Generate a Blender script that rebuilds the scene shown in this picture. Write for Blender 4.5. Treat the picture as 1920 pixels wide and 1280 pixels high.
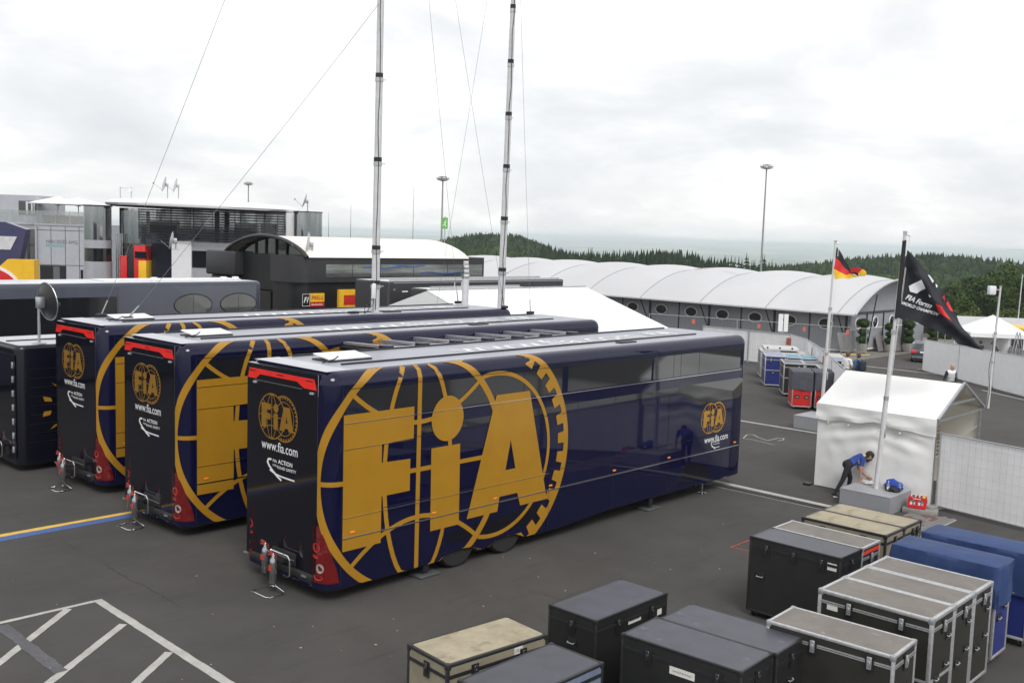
import bpy, bmesh, math, random
from mathutils import Vector, Matrix
from mathutils import noise as mnoise
random.seed(7)
PI = math.pi
SC = bpy.context.scene
COL = SC.collection
for o in list(bpy.data.objects):
    bpy.data.objects.remove(o)

# ------------------------------------------------------------------ camera
CAM = Vector((-10.447, -13.862, 6.398))
YAW, PITCH, ROLL = 0.7492195, 0.1021895, 0.0320309
FW = Vector((math.cos(YAW)*math.cos(PITCH), math.sin(YAW)*math.cos(PITCH), -math.sin(PITCH)))
RT0 = Vector((math.sin(YAW), -math.cos(YAW), 0)); UP0 = RT0.cross(FW)
RT = RT0*math.cos(ROLL)+UP0*math.sin(ROLL); UP = UP0*math.cos(ROLL)-RT0*math.sin(ROLL)
cd = bpy.data.cameras.new('camera'); cam = bpy.data.objects.new('camera', cd); COL.objects.link(cam)
cam.matrix_world = Matrix(((RT.x, UP.x, -FW.x, CAM.x), (RT.y, UP.y, -FW.y, CAM.y), (RT.z, UP.z, -FW.z, CAM.z), (0, 0, 0, 1)))
cd.sensor_width = 36; cd.lens = 1941.055/1920*36; cd.clip_start = 0.1; cd.clip_end = 120000
SC.camera = cam

# ------------------------------------------------------------------ sky, sun, exposure
SUN_EL, SUN_AZ = math.radians(48), math.radians(-122)      # azimuth from +X towards +Y
w = bpy.data.worlds.new('World'); SC.world = w; w.use_nodes = True
nt = w.node_tree; N = nt.nodes; LK = nt.links
for n in list(N): N.remove(n)
out = N.new('ShaderNodeOutputWorld'); bg = N.new('ShaderNodeBackground')
sky = N.new('ShaderNodeTexSky'); sky.sky_type = 'NISHITA'; sky.sun_disc = False
sky.sun_elevation = SUN_EL; sky.sun_rotation = math.radians(90)-SUN_AZ
tc = N.new('ShaderNodeTexCoord'); sep = N.new('ShaderNodeSeparateXYZ'); LK.new(tc.outputs['Generated'], sep.inputs[0])
def wmath(op, a, b=None, c=None):
    n = N.new('ShaderNodeMath'); n.operation = op
    for i, x in enumerate((a, b, c)):
        if x is None: continue
        if isinstance(x, (int, float)): n.inputs[i].default_value = x
        else: LK.new(x, n.inputs[i])
    return n.outputs[0]
zc = wmath('ADD', wmath('MAXIMUM', sep.outputs[2], 0.0), 0.30)
cx = wmath('DIVIDE', sep.outputs[0], zc); cy = wmath('DIVIDE', sep.outputs[1], zc)
comb = N.new('ShaderNodeCombineXYZ'); LK.new(cx, comb.inputs[0]); LK.new(cy, comb.inputs[1]); comb.inputs[2].default_value = 4.3
n1 = N.new('ShaderNodeTexNoise'); n1.inputs['Scale'].default_value = 1.5; n1.inputs['Detail'].default_value = 7; n1.inputs['Roughness'].default_value = .55; n1.inputs['Distortion'].default_value = .35
n2 = N.new('ShaderNodeTexNoise'); n2.inputs['Scale'].default_value = 5.0; n2.inputs['Detail'].default_value = 5; n2.inputs['Roughness'].default_value = .6
LK.new(comb.outputs[0], n1.inputs['Vector']); LK.new(comb.outputs[0], n2.inputs['Vector'])
cl = wmath('ADD', wmath('MULTIPLY', n1.outputs[0], .80), wmath('MULTIPLY', n2.outputs[0], .20))
rp = N.new('ShaderNodeValToRGB'); LK.new(cl, rp.inputs[0])
e = rp.color_ramp.elements
e[0].position = .30; e[0].color = (.55, .565, .59, 1)
e[1].position = .60; e[1].color = (.84, .84, .84, 1)
k = rp.color_ramp.elements.new(.43); k.color = (.625, .635, .65, 1)
k = rp.color_ramp.elements.new(.50); k.color = (.695, .70, .705, 1)
sk = N.new('ShaderNodeVectorMath'); sk.operation = 'SCALE'; LK.new(sky.outputs[0], sk.inputs[0]); sk.inputs['Scale'].default_value = .09
mx = N.new('ShaderNodeMix'); mx.data_type = 'RGBA'; mx.inputs[0].default_value = .93
LK.new(sk.outputs[0], mx.inputs[6]); LK.new(rp.outputs[0], mx.inputs[7])
LK.new(mx.outputs[2], bg.inputs[0]); bg.inputs[1].default_value = 1.0; LK.new(bg.outputs[0], out.inputs[0])
sd = bpy.data.lights.new('sun', 'SUN'); sd.energy = 1.5; sd.angle = math.radians(24); sd.color = (1, .975, .94)
sun = bpy.data.objects.new('sun', sd); COL.objects.link(sun); sun.location = (-20, -30, 60)
sdir = Vector((math.cos(SUN_EL)*math.cos(SUN_AZ), math.cos(SUN_EL)*math.sin(SUN_AZ), math.sin(SUN_EL)))
sun.rotation_euler = sdir.to_track_quat('Z', 'Y').to_euler()
VS = SC.view_settings; VS.view_transform = 'Standard'; VS.look = 'None'; VS.exposure = 0.52; VS.gamma = 1; VS.use_curve_mapping = False
SC.cycles.max_bounces = 6; SC.cycles.transparent_max_bounces = 8; SC.cycles.volume_bounces = 2

# ------------------------------------------------------------------ materials
MATS = {}
def M(name, col, rough=.5, metal=0., var=.12, scale=6., stretch=None, bump=0., bscale=40., coat=0., spec=.5, emit=0., col2=None, trans=0., alpha=1.):
    if name in MATS: return MATS[name]
    m = bpy.data.materials.new(name); m.use_nodes = True; t = m.node_tree; n = t.nodes; l = t.links
    b = n['Principled BSDF']; b.inputs['Roughness'].default_value = rough; b.inputs['Metallic'].default_value = metal
    b.inputs['Specular IOR Level'].default_value = spec
    if coat: b.inputs['Coat Weight'].default_value = coat; b.inputs['Coat Roughness'].default_value = .03
    if trans: b.inputs['Transmission Weight'].default_value = trans
    tcn = n.new('ShaderNodeTexCoord'); vec = tcn.outputs['Object']
    if stretch:
        mp = n.new('ShaderNodeMapping'); l.new(vec, mp.inputs[0]); mp.inputs['Scale'].default_value = stretch; vec = mp.outputs[0]
    nz = n.new('ShaderNodeTexNoise'); nz.inputs['Scale'].default_value = scale; nz.inputs['Detail'].default_value = 6; nz.inputs['Roughness'].default_value = .6
    l.new(vec, nz.inputs['Vector'])
    r = n.new('ShaderNodeValToRGB'); l.new(nz.outputs[0], r.inputs[0])
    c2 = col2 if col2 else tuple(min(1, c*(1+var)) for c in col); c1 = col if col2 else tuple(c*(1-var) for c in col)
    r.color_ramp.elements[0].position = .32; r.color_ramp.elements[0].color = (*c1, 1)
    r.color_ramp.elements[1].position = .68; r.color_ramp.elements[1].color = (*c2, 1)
    l.new(r.outputs[0], b.inputs['Base Color'])
    if emit:
        l.new(r.outputs[0], b.inputs['Emission Color']); b.inputs['Emission Strength'].default_value = emit
    if bump:
        nb = n.new('ShaderNodeTexNoise'); nb.inputs['Scale'].default_value = bscale; nb.inputs['Detail'].default_value = 4; l.new(vec, nb.inputs['Vector'])
        bp = n.new('ShaderNodeBump'); bp.inputs['Strength'].default_value = bump; bp.inputs['Distance'].default_value = .02
        l.new(nb.outputs[0], bp.inputs['Height']); l.new(bp.outputs[0], b.inputs['Normal'])
    MATS[name] = m
    return m
def worn(name, col, scratch, rough=.45, amount=.62, stretch=(3, 3, 3), scale=5., metal=0.):
    """panel with scuffs and scratches in a second colour"""
    if name in MATS: return MATS[name]
    m = M(name, col, rough, metal, .16, 3.)
    t = m.node_tree; n = t.nodes; l = t.links; b = n['Principled BSDF']
    src = b.inputs['Base Color'].links[0].from_socket
    tcn = n.new('ShaderNodeTexCoord'); mp = n.new('ShaderNodeMapping'); l.new(tcn.outputs['Object'], mp.inputs[0]); mp.inputs['Scale'].default_value = stretch
    nz = n.new('ShaderNodeTexNoise'); nz.inputs['Scale'].default_value = scale; nz.inputs['Detail'].default_value = 9; nz.inputs['Roughness'].default_value = .72; l.new(mp.outputs[0], nz.inputs['Vector'])
    r = n.new('ShaderNodeValToRGB'); l.new(nz.outputs[0], r.inputs[0])
    r.color_ramp.elements[0].position = amount; r.color_ramp.elements[0].color = (0, 0, 0, 1)
    r.color_ramp.elements[1].position = amount+.13; r.color_ramp.elements[1].color = (1, 1, 1, 1)
    mixn = n.new('ShaderNodeMix'); mixn.data_type = 'RGBA'; l.new(r.outputs[0], mixn.inputs[0]); l.new(src, mixn.inputs[6]); mixn.inputs[7].default_value = (*scratch, 1)
    l.new(mixn.outputs[2], b.inputs['Base Color'])
    return m

def thin(m, wgt, col):
    """thin coated fabric: lets part of the light through"""
    t = m.node_tree; n = t.nodes; b = n['Principled BSDF']; o = n['Material Output']; tr = n.new('ShaderNodeBsdfTranslucent'); tr.inputs[0].default_value = (*col, 1)
    x = n.new('ShaderNodeMixShader'); x.inputs[0].default_value = wgt; t.links.new(b.outputs[0], x.inputs[1]); t.links.new(tr.outputs[0], x.inputs[2]); t.links.new(x.outputs[0], o.inputs['Surface'])
    return m
# ------------------------------------------------------------------ mesh helpers
class MB:
    def __init__(s): s.v = []; s.f = []; s.m = []
    def add(s, vs, fs, m=0):
        k = len(s.v); s.v += [tuple(p) for p in vs]; s.f += [tuple(k+i for i in f) for f in fs]; s.m += [m]*len(fs); return s
    def box(s, x0, x1, y0, y1, z0, z1, m=0):
        if x1 < x0: x0, x1 = x1, x0
        if y1 < y0: y0, y1 = y1, y0
        if z1 < z0: z0, z1 = z1, z0
        return s.add([(x0, y0, z0), (x1, y0, z0), (x1, y1, z0), (x0, y1, z0), (x0, y0, z1), (x1, y0, z1), (x1, y1, z1), (x0, y1, z1)],
                     [(3, 2, 1, 0), (4, 5, 6, 7), (0, 1, 5, 4), (1, 2, 6, 5), (2, 3, 7, 6), (3, 0, 4, 7)], m)
    def bar(s, a, b, w, h=None, m=0, up=(0, 0, 1)):
        """box beam from a to b, w across, h along up"""
        a = Vector(a); b = Vector(b); h = h or w; d = (b-a).normalized(); u = Vector(up)
        if abs(d.dot(u)) > .98: u = Vector((0, 1, 0))
        r = d.cross(u).normalized()*w/2; u = r.cross(d).normalized()*h/2
        vs = [a-r-u, a+r-u, a+r+u, a-r+u, b-r-u, b+r-u, b+r+u, b-r+u]
        return s.add(vs, [(0, 1, 2, 3), (7, 6, 5, 4), (0, 4, 5, 1), (1, 5, 6, 2), (2, 6, 7, 3), (3, 7, 4, 0)], m)
    def tube(s, pts, r, n=8, m=0, cap=True):
        pts = [Vector(p) for p in pts]; k = len(pts); rs = r if isinstance(r, (list, tuple)) else [r]*k
        base = len(s.v); prev = None
        for i, p in enumerate(pts):
            d = (pts[min(i+1, k-1)]-pts[max(i-1, 0)]).normalized()
            if prev is None:
                u = Vector((0, 0, 1)) if abs(d.z) < .9 else Vector((1, 0, 0))
                u = (u-d*u.dot(d)).normalized()
            else: u = (prev-d*prev.dot(d)).normalized()
            prev = u; vv = d.cross(u)
            for j in range(n):
                a = 2*PI*j/n; s.v.append(tuple(p+(u*math.cos(a)+vv*math.sin(a))*rs[i]))
        for i in range(k-1):
            for j in range(n):
                s.f.append((base+i*n+j, base+i*n+(j+1) % n, base+(i+1)*n+(j+1) % n, base+(i+1)*n+j)); s.m.append(m)
        if cap:
            s.f.append(tuple(base+j for j in reversed(range(n)))); s.m.append(m)
            s.f.append(tuple(base+(k-1)*n+j for j in range(n))); s.m.append(m)
        return s
    def lathe(s, prof, c=(0, 0, 0), n=16, m=0, axis='z'):
        base = len(s.v); c = Vector(c)
        for (r, h) in prof:
            for j in range(n):
                a = 2*PI*j/n; x, y = r*math.cos(a), r*math.sin(a)
                p = {'z': (x, y, h), 'y': (x, h, y), 'x': (h, x, y)}[axis]; s.v.append(tuple(c+Vector(p)))
        for i in range(len(prof)-1):
            for j in range(n):
                s.f.append((base+i*n+j, base+i*n+(j+1) % n, base+(i+1)*n+(j+1) % n, base+(i+1)*n+j)); s.m.append(m)
        s.f.append(tuple(base+j for j in reversed(range(n)))); s.m.append(m)
        s.f.append(tuple(base+(len(prof)-1)*n+j for j in range(n))); s.m.append(m)
        return s
    def poly(s, pts, m=0): return s.add(pts, [tuple(range(len(pts)))], m)
    def prism(s, pts, fn, t0, t1, m=0):
        """extrude 2-D outline pts; fn(a,b,t)->3-D"""
        k = len(pts); vs = [fn(a, b, t0) for a, b in pts]+[fn(a, b, t1) for a, b in pts]
        fs = [tuple(reversed(range(k))), tuple(range(k, 2*k))]+[(i, (i+1) % k, k+(i+1) % k, k+i) for i in range(k)]
        return s.add(vs, fs, m)
    def grid(s, fn, nu, nv, m=0, keep=None):
        base = len(s.v)
        for i in range(nu+1):
            for j in range(nv+1): s.v.append(tuple(fn(i/nu, j/nv)))
        for i in range(nu):
            for j in range(nv):
                if keep and not keep((i+.5)/nu, (j+.5)/nv): continue
                a = base+i*(nv+1)+j; s.f.append((a, a+nv+1, a+nv+2, a+1)); s.m.append(m)
        return s
    def sphere(s, c, r, n=10, k=7, m=0):
        c = Vector(c); r = r if isinstance(r, (tuple, list)) else (r, r, r)
        prof = [(max(1e-3, math.sin(PI*i/k)), -math.cos(PI*i/k)) for i in range(k+1)]
        base = len(s.v)
        for (a, h) in prof:
            for j in range(n):
                t = 2*PI*j/n; s.v.append((c.x+r[0]*a*math.cos(t), c.y+r[1]*a*math.sin(t), c.z+r[2]*h))
        for i in range(k):
            for j in range(n):
                s.f.append((base+i*n+j, base+i*n+(j+1) % n, base+(i+1)*n+(j+1) % n, base+(i+1)*n+j)); s.m.append(m)
        return s
    def mesh(s, name, mats, smooth=False, bevel=0., seg=2, angle=40):
        me = bpy.data.meshes.new(name); me.from_pydata(s.v, [], s.f)
        for mt in (mats if isinstance(mats, (list, tuple)) else [mats]): me.materials.append(mt)
        me.polygons.foreach_set('material_index', s.m)
        bm = bmesh.new(); bm.from_mesh(me)
        if bevel:
            ed = [e for e in bm.edges if len(e.link_faces) == 2 and e.calc_face_angle(0) > .5]
            bmesh.ops.bevel(bm, geom=ed, offset=bevel, segments=seg, affect='EDGES', profile=.5)
        bm.normal_update(); bm.to_mesh(me); bm.free()
        if smooth or bevel:
            me.shade_smooth(); me.set_sharp_from_angle(angle=math.radians(angle))
        me.update(); return me
    def build(s, name, mats, parent=None, smooth=False, bevel=0., seg=2, angle=40):
        o = bpy.data.objects.new(name, s.mesh(name, mats, smooth, bevel, seg, angle)); COL.objects.link(o)
        if parent is not None: o.parent = parent
        return o
def tag(o, label=None, cat=None, group=None, kind=None):
    if label: o['label'] = label
    if cat: o['category'] = cat
    if group: o['group'] = group
    if kind: o['kind'] = kind
    return o
def empty(name, loc, rz=0., label=None, cat=None, group=None):
    o = bpy.data.objects.new(name, None); COL.objects.link(o); o.location = loc; o.rotation_euler = (0, 0, rz); o.empty_display_size = .2
    return tag(o, label, cat, group)
def kids(o): return [c for c in bpy.data.objects if c.parent == o]
def copy_tree(o, parent=None, table=None):
    if table is None:
        table = {}
        for c in bpy.data.objects:
            if c.parent: table.setdefault(c.parent.name, []).append(c)
    c = o.copy(); COL.objects.link(c); c.parent = parent
    for ch in table.get(o.name, []): copy_tree(ch, c, table)
    return c
def put(parent, name, me):
    o = bpy.data.objects.new(name, me); COL.objects.link(o); o.parent = parent; return o
_txt = {}
def text_polys(s, size=1., bold=0., shear=0., spacing=1.):
    """outline text as (verts2d, faces), width"""
    key = (s, bold, shear, spacing)
    if key not in _txt:
        cu = bpy.data.curves.new('txt', 'FONT'); cu.body = s; cu.size = 1; cu.offset = bold; cu.shear = shear; cu.space_character = spacing; cu.resolution_u = 3
        ob = bpy.data.objects.new('txt', cu); COL.objects.link(ob)
        dg = bpy.context.evaluated_depsgraph_get(); me = bpy.data.meshes.new_from_object(ob.evaluated_get(dg))
        vs = [(v.co.x, v.co.y) for v in me.vertices]; fs = [tuple(p.vertices) for p in me.polygons]
        bpy.data.objects.remove(ob); bpy.data.curves.remove(cu); bpy.data.meshes.remove(me)
        _txt[key] = (vs, fs)
    vs, fs = _txt[key]
    x0 = min(v[0] for v in vs); x1 = max(v[0] for v in vs)
    return [((v[0]-x0)*size, v[1]*size) for v in vs], fs, (x1-x0)*size
def put_text(mb, s, fn, size, m=0, width=None, **kw):
    """fn(a,b)->3-D ; optional exact width"""
    vs, fs, wd = text_polys(s, size, **kw); k = width/wd if width else 1.
    mb.add([fn(a*k, b) for a, b in vs], fs, m); return mb
def gz(X):
    t = min(max(X-30., 0), 50.); s = min(t/6., 1.)
    return -.052*(t-3*(1-(1-s)**2)*0) if t > 0 else 0.
# ------------------------------------------------------------------ ground
def asphalt_mat():
    m = M('asphalt', (.066, .0625, .0585), .88, 0, .13, .35, bump=.35, bscale=60, spec=.3)
    t = m.node_tree; n = t.nodes; l = t.links; b = n['Principled BSDF']; src = b.inputs['Base Color'].links[0].from_socket
    tcn = n.new('ShaderNodeTexCoord')
    def noise(sc, det, lo, hi, c0, c1, stretch=None):
        nz = n.new('ShaderNodeTexNoise'); nz.inputs['Scale'].default_value = sc; nz.inputs['Detail'].default_value = det; nz.inputs['Roughness'].default_value = .65
        v = tcn.outputs['Object']
        if stretch:
            mp = n.new('ShaderNodeMapping'); l.new(v, mp.inputs[0]); mp.inputs['Scale'].default_value = stretch; mp.inputs['Rotation'].default_value = (0, 0, .5); v = mp.outputs[0]
        l.new(v, nz.inputs['Vector']); r = n.new('ShaderNodeValToRGB'); l.new(nz.outputs[0], r.inputs[0])
        r.color_ramp.elements[0].position = lo; r.color_ramp.elements[0].color = (c0, c0, c0, 1); r.color_ramp.elements[1].position = hi; r.color_ramp.elements[1].color = (c1, c1, c1, 1)
        return r.outputs[0]
    def mul(a, bb):
        x = n.new('ShaderNodeMix'); x.data_type = 'RGBA'; x.blend_type = 'MULTIPLY'; x.inputs[0].default_value = 1; l.new(a, x.inputs[6]); l.new(bb, x.inputs[7]); return x.outputs[2]
    c = mul(src, noise(90, 3, .25, .75, .72, 1.28))          # aggregate
    c = mul(c, noise(.9, 5, .3, .7, .92, 1.08))             # patches
    c = mul(c, noise(2.2, 6, .30, .44, .82, 1.0, (.25, 2.2, 1)))  # tyre marks
    c = mul(c, noise(1.6, 8, .26, .36, .74, 1.0))             # oil stains
    l.new(c, b.inputs['Base Color']); return m
ASPH = asphalt_mat()
mb = MB()
xs = [-60, -20, 0, 15, 30, 35, 45, 60, 80, 100]; ys = [-60, -20, 0, 20, 40, 70, 120]
mb.grid(lambda u, v: (0, 0, 0), 0, 0) if False else None
base = len(mb.v)
for x in xs:
    for y in ys: mb.v.append((x, y, gz(x)))
for i in range(len(xs)-1):
    for j in range(len(ys)-1):
        a = i*len(ys)+j; mb.f.append((a, a+len(ys), a+len(ys)+1, a+1)); mb.m.append(0)
tag(mb.build('ground', ASPH), kind='structure')

PAINTW = worn('road_paint_white', (.42, .41, .385), (.10, .098, .09), .8, .53, (14, 14, 14), 6)
PAINTG = worn('road_paint_faded', (.10, .10, .11), (.062, .058, .054), .85, .5, (6, 6, 6), 4)
PAINTY = worn('road_paint_yellow', (.62, .40, .07), (.3, .2, .05), .75, .62, (8, 8, 8), 4)
PAINTB = worn('road_paint_blue', (.05, .10, .28), (.12, .18, .36), .75, .5, (8, 8, 8), 4)
PAINTR = M('spray_paint_red', (.42, .06, .04), .8, 0, .3, 20)
CHALK = M('spray_paint_chalk', (.42, .42, .40), .9, 0, .3, 20)
def stripe(name, pts, wdt, mt, z=.004, jag=0.):
    """flat painted stripe along a polyline"""
    mb = MB(); k = len(pts)
    for i in range(k-1):
        a = Vector(pts[i]); b = Vector(pts[i+1]); d = b-a; L = d.length; d.normalize(); nn = Vector((-d.y, d.x))*wdt/2; q = max(1, int(L/.12)) if jag else 1
        vs = []
        for j in range(q+1):
            p = a+d*L*j/q; e1 = random.uniform(-jag, jag); e2 = random.uniform(-jag, jag)
            vs += [(*(p+nn*(1+e1)), z+gz(p.x)), (*(p-nn*(1+e2)), z+gz(p.x))]
        mb.add(vs, [(2*j, 2*j+1, 2*j+3, 2*j+2) for j in range(q)])
    return tag(mb.build(name, mt), kind='structure')
# hatched bay, lower left
stripe('hatch_line', [(-2.66, 2.84), (-2.82, -1.9), (-2.95, -4.2)], .15, PAINTW, .004, .08)
stripe('hatch_line', [(-2.735, 2.80), (-4.9, 2.87), (-7, 2.95)], .10, PAINTW, .0045, .08)
stripe('hatch_line', [(-3.2, 2.74), (-4.86, 1.28), (-6.5, -.2)], .13, PAINTW, .005, .08)
stripe('hatch_line', [(-2.85, 1.52), (-4.75, .05), (-6, -.9)], .13, PAINTW, .005, .08)
stripe('hatch_line', [(-2.87, .02), (-4.0, -.84), (-5, -1.6)], .13, PAINTW, .005, .08)
stripe('faded_line', [(-4.27, 2.72), (-4.33, .40)], .20, PAINTG, .0055, .15)
stripe('yellow_line', [(-8, 7.68), (.45, 7.57)], .19, PAINTY, .004, .05)
stripe('blue_line', [(-8, 7.40), (.36, 7.35)], .30, PAINTB, .004, .05)
stripe('white_line', [(13.44, 4.5), (13.30, -3.2), (13.2, -6)], .20, PAINTW, .004, .03)
stripe('white_line', [(22.3, 8), (22.3, 1.5)], .16, PAINTW, .004, .04)
stripe('white_line', [(53.0, 16.0), (53.3, 9.6)], .22, PAINTW, .006, .03)
stripe('white_line', [(44.9, 4.4), (41.5, 1.0)], .16, PAINTW, .006, .03)
stripe('spray_mark', [(8.39, -2.83), (9.16, -2.82)], .03, PAINTR, .004)
stripe('spray_mark', [(8.39, -2.83), (8.46, -3.23)], .03, PAINTR, .0045)
stripe('chalk_mark', [(19.4, 3.37), (20.05, 3.62), (20.25, 3.5), (19.93, 3.11), (19.71, 2.66), (20.4, 2.63), (20.5, 2.5), (20.27, 2.38), (19.95, 2.41)], .035, CHALK, .004)
stripe('chalk_mark', [(19.3, 3.3), (19.45, 3.17), (19.25, 2.16)], .03, CHALK, .0045)
# cracks
CRK = M('crack_dark', (.03, .028, .027), .95, 0, .3, 20)
def crack(pts, wd):
    q = []
    for i in range(len(pts)-1):
        a = Vector(pts[i]); b = Vector(pts[i+1]); k = max(2, int((b-a).length/.09))
        for j in range(k): q.append(a.lerp(b, j/k)+Vector((random.gauss(0, .017), random.gauss(0, .01))))
    mb = MB(); vs = []
    for i, p in enumerate(q):
        ww = wd*random.uniform(.35, 1.1)*min(1, (i+1)/8, (len(q)-i)/8)
        d = (q[min(i+1, len(q)-1)]-q[max(i-1, 0)]).normalized(); nn = Vector((-d.y, d.x))*ww/2
        vs += [(*(p+nn), .003), (*(p-nn), .003)]
    mb.add(vs, [(2*j, 2*j+1, 2*j+3, 2*j+2) for j in range(len(q)-1)])
    tag(mb.build('crack', CRK), kind='structure')
crack([(-1.69, 4.84), (-1.72, 4.29), (-1.78, 3.49), (-1.74, 2.98), (-1.75, 2.43), (-1.79, 1.85), (-1.82, 1.37)], .022)
crack([(-1.6, 9.5), (-1.68, 7.9)], .016); crack([(-1.66, 6.9), (-1.69, 5.1)], .012)
crack([(3.2, -1.4), (3.3, -2.6), (3.25, -3.9)], .012)
# drain channel with grating beside the white line
CONC = M('concrete', (.24, .235, .225), .9, 0, .2, 5, bump=.3, bscale=30)
IRON = M('cast_iron', (.055, .052, .05), .6, .7, .3, 15)
dr = empty('drain_channel', (13.02, 0, 0)); dr['kind'] = 'structure'
MB().box(-.19, -.145, -6, 2.6, -.05, .006).build('concrete_edge', CONC, dr); MB().box(.145, .19, -6, 2.6, -.05, .006).build('concrete_edge', CONC, dr)
MB().box(-.145, .145, -6, 2.6, -.06, -.012 if False else .003).build('channel', M('channel_dark', (.012, .012, .012), .9), dr)
gm = MB().box(-.14, .14, -.028, .028, .003, .009).mesh('grate_bar', IRON); fm = MB().box(-.14, -.12, -.5, .5, .004, .011).box(.12, .14, -.5, .5, .004, .011).box(-.01, .01, -.5, .5, .004, .0105).mesh('grate_rail', IRON)
for i in range(8):
    o = put(dr, 'grate_rail', fm); o.location = (0, 2-i*1.0, 0)
for i in range(72):
    o = put(dr, 'grate_bar', gm); o.location = (0, 2.4-i*.112, 0)
# brick paving strip beside the plinth
BR = M('paving_red', (.17, .085, .07), .9, 0, .25, 8); BG = M('paving_grey', (.19, .185, .18), .9, 0, .2, 8); JT = M('paving_joint', (.30, .29, .27), .95)
pv = tag(MB().box(11.8, 14.5, -5.3, -4.25, -.05, .003).build('paving', JT), kind='structure')
pm = [MB().box(-.095, .095, -.045, .045, 0, .012).mesh('paving_brick', b_, bevel=.003, seg=1) for b_ in (BR, BG)]
for i in range(13):
    for j in range(10):
        red = (i+j//3) % 4 < 2 and j < 7
        o = put(pv, 'brick', pm[0 if red else 1]); o.location = (11.9+i*.205+(.1 if j % 2 else 0), -4.3-j*.1, .002+random.uniform(-.001, .002))
# small litter specks on the asphalt
mb = MB()
for i in range(75):
    X, Y = random.uniform(-6, 13), random.uniform(-6, 6)
    if random.random() < .6: X, Y = random.uniform(-5, 8), random.uniform(-5, 1)
    s_ = random.choice([.012, .015, .02, .03]); a = random.uniform(0, PI); c_, q_ = math.cos(a)*s_, math.sin(a)*s_
    mb.add([(X+c_, Y+q_, .005), (X-q_*.6, Y+c_*.6, .005), (X-c_, Y-q_, .012), (X+q_*.5, Y-c_*.5, .005)], [(0, 1, 2, 3)])
tag(mb.build('litter', M('paper_scraps', (.6, .58, .54), .9)), 'tiny pale scraps of litter scattered over the dark asphalt', 'litter', kind='stuff')
# paler concrete apron in front of the domed building
ap = MB(); P0 = [(56.2, 15.9), (63.9, 17.5), (72.1, 19.0), (90, 21.5), (90, 24), (60, 26), (48, 24), (50, 17.5)]
for x0, x1 in ((48, 80), (80, 95)):
    ap.add([(x0, 15.2+(x0-48)*.2 if x0 < 80 else 21.4, gz(x0)+.006), (x1, 21.4 if x1 <= 80 else 22.5, gz(x1)+.006), (x1, 32, gz(x1)+.006), (x0, 32, gz(x0)+.006)], [(0, 1, 2, 3)])
tag(ap.build('pavement', M('apron_concrete', (.17, .155, .135), .9, 0, .15, .6)), kind='structure')

# ------------------------------------------------------------------ terrain, forest, haze
def lerp_tab(d, tab):
    for i in range(len(tab)-1):
        if d <= tab[i+1][0]:
            a, b = tab[i], tab[i+1]; t = (d-a[0])/(b[0]-a[0]); return a[1]+(b[1]-a[1])*max(0, t)
    return tab[-1][1]
TAB = [(0, -4), (120, -4.2), (160, -8), (260, -13), (400, -18), (700, -26), (1200, -62), (3000, -125), (8000, -170), (16000, -120), (30000, -40), (60000, -20)]
def terr(x, y):
    dx, dy = x-CAM.x, y-CAM.y; d = math.hypot(dx, dy); th = math.degrees(math.atan2(dy, dx))
    z = lerp_tab(d, TAB)
    z += 20.5*math.exp(-(abs(th-43.9)/(5.5 if th > 43.9 else 4.3))**2.6)*math.exp(-((d-520)/170)**2)
    z += 7.0*math.exp(-((th-34.5)/6.0)**2)*math.exp(-((d-335)/75)**2)
    z += 17.5*math.exp(-((th-20.5)/9.0)**2)*math.exp(-((d-620)/190)**2)
    z += 3.0*math.exp(-((th-14)/6)**2)*math.exp(-((d-190)/70)**2)
    if d > 900:
        k = min(1, (d-900)/2500); s = 1/(900+d*.16)
        z += k*(14+d*.0016)*mnoise.noise(Vector((x*s*1.4, y*s*1.4, .3)))*2 + k*(6+d*.0006)*mnoise.noise(Vector((x*s*5, y*s*5, 3.3)))*2
    return z
rads = [60, 90, 120, 150, 190, 230, 280, 330, 380, 430, 480, 530, 580, 640, 700, 780, 880, 1000, 1200, 1500, 1900, 2400, 3000, 3700, 4500, 5500, 6700, 8000, 9500, 11500, 14000, 17000, 21000, 26000, 32000, 40000]
ths = [i*.4 for i in range(25, 150)]+[60+i*7.5 for i in range(0, 41)]
ths = sorted(set(ths)); ths = [t for t in ths if t < 370]
mb = MB()
full = [10+i*.4 for i in range(0, 116)]+[57+i*8 for i in range(0, 39)]
nT = len(full)
for r in rads:
    for t in full:
        a = math.radians(t); x = CAM.x+r*math.cos(a); y = CAM.y+r*math.sin(a); mb.v.append((x, y, terr(x, y)))
for i in range(len(rads)-1):
    for j in range(nT):
        a = i*nT+j; b = i*nT+(j+1) % nT; mb.f.append((a, a+nT, b+nT, b)); mb.m.append(0)
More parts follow.
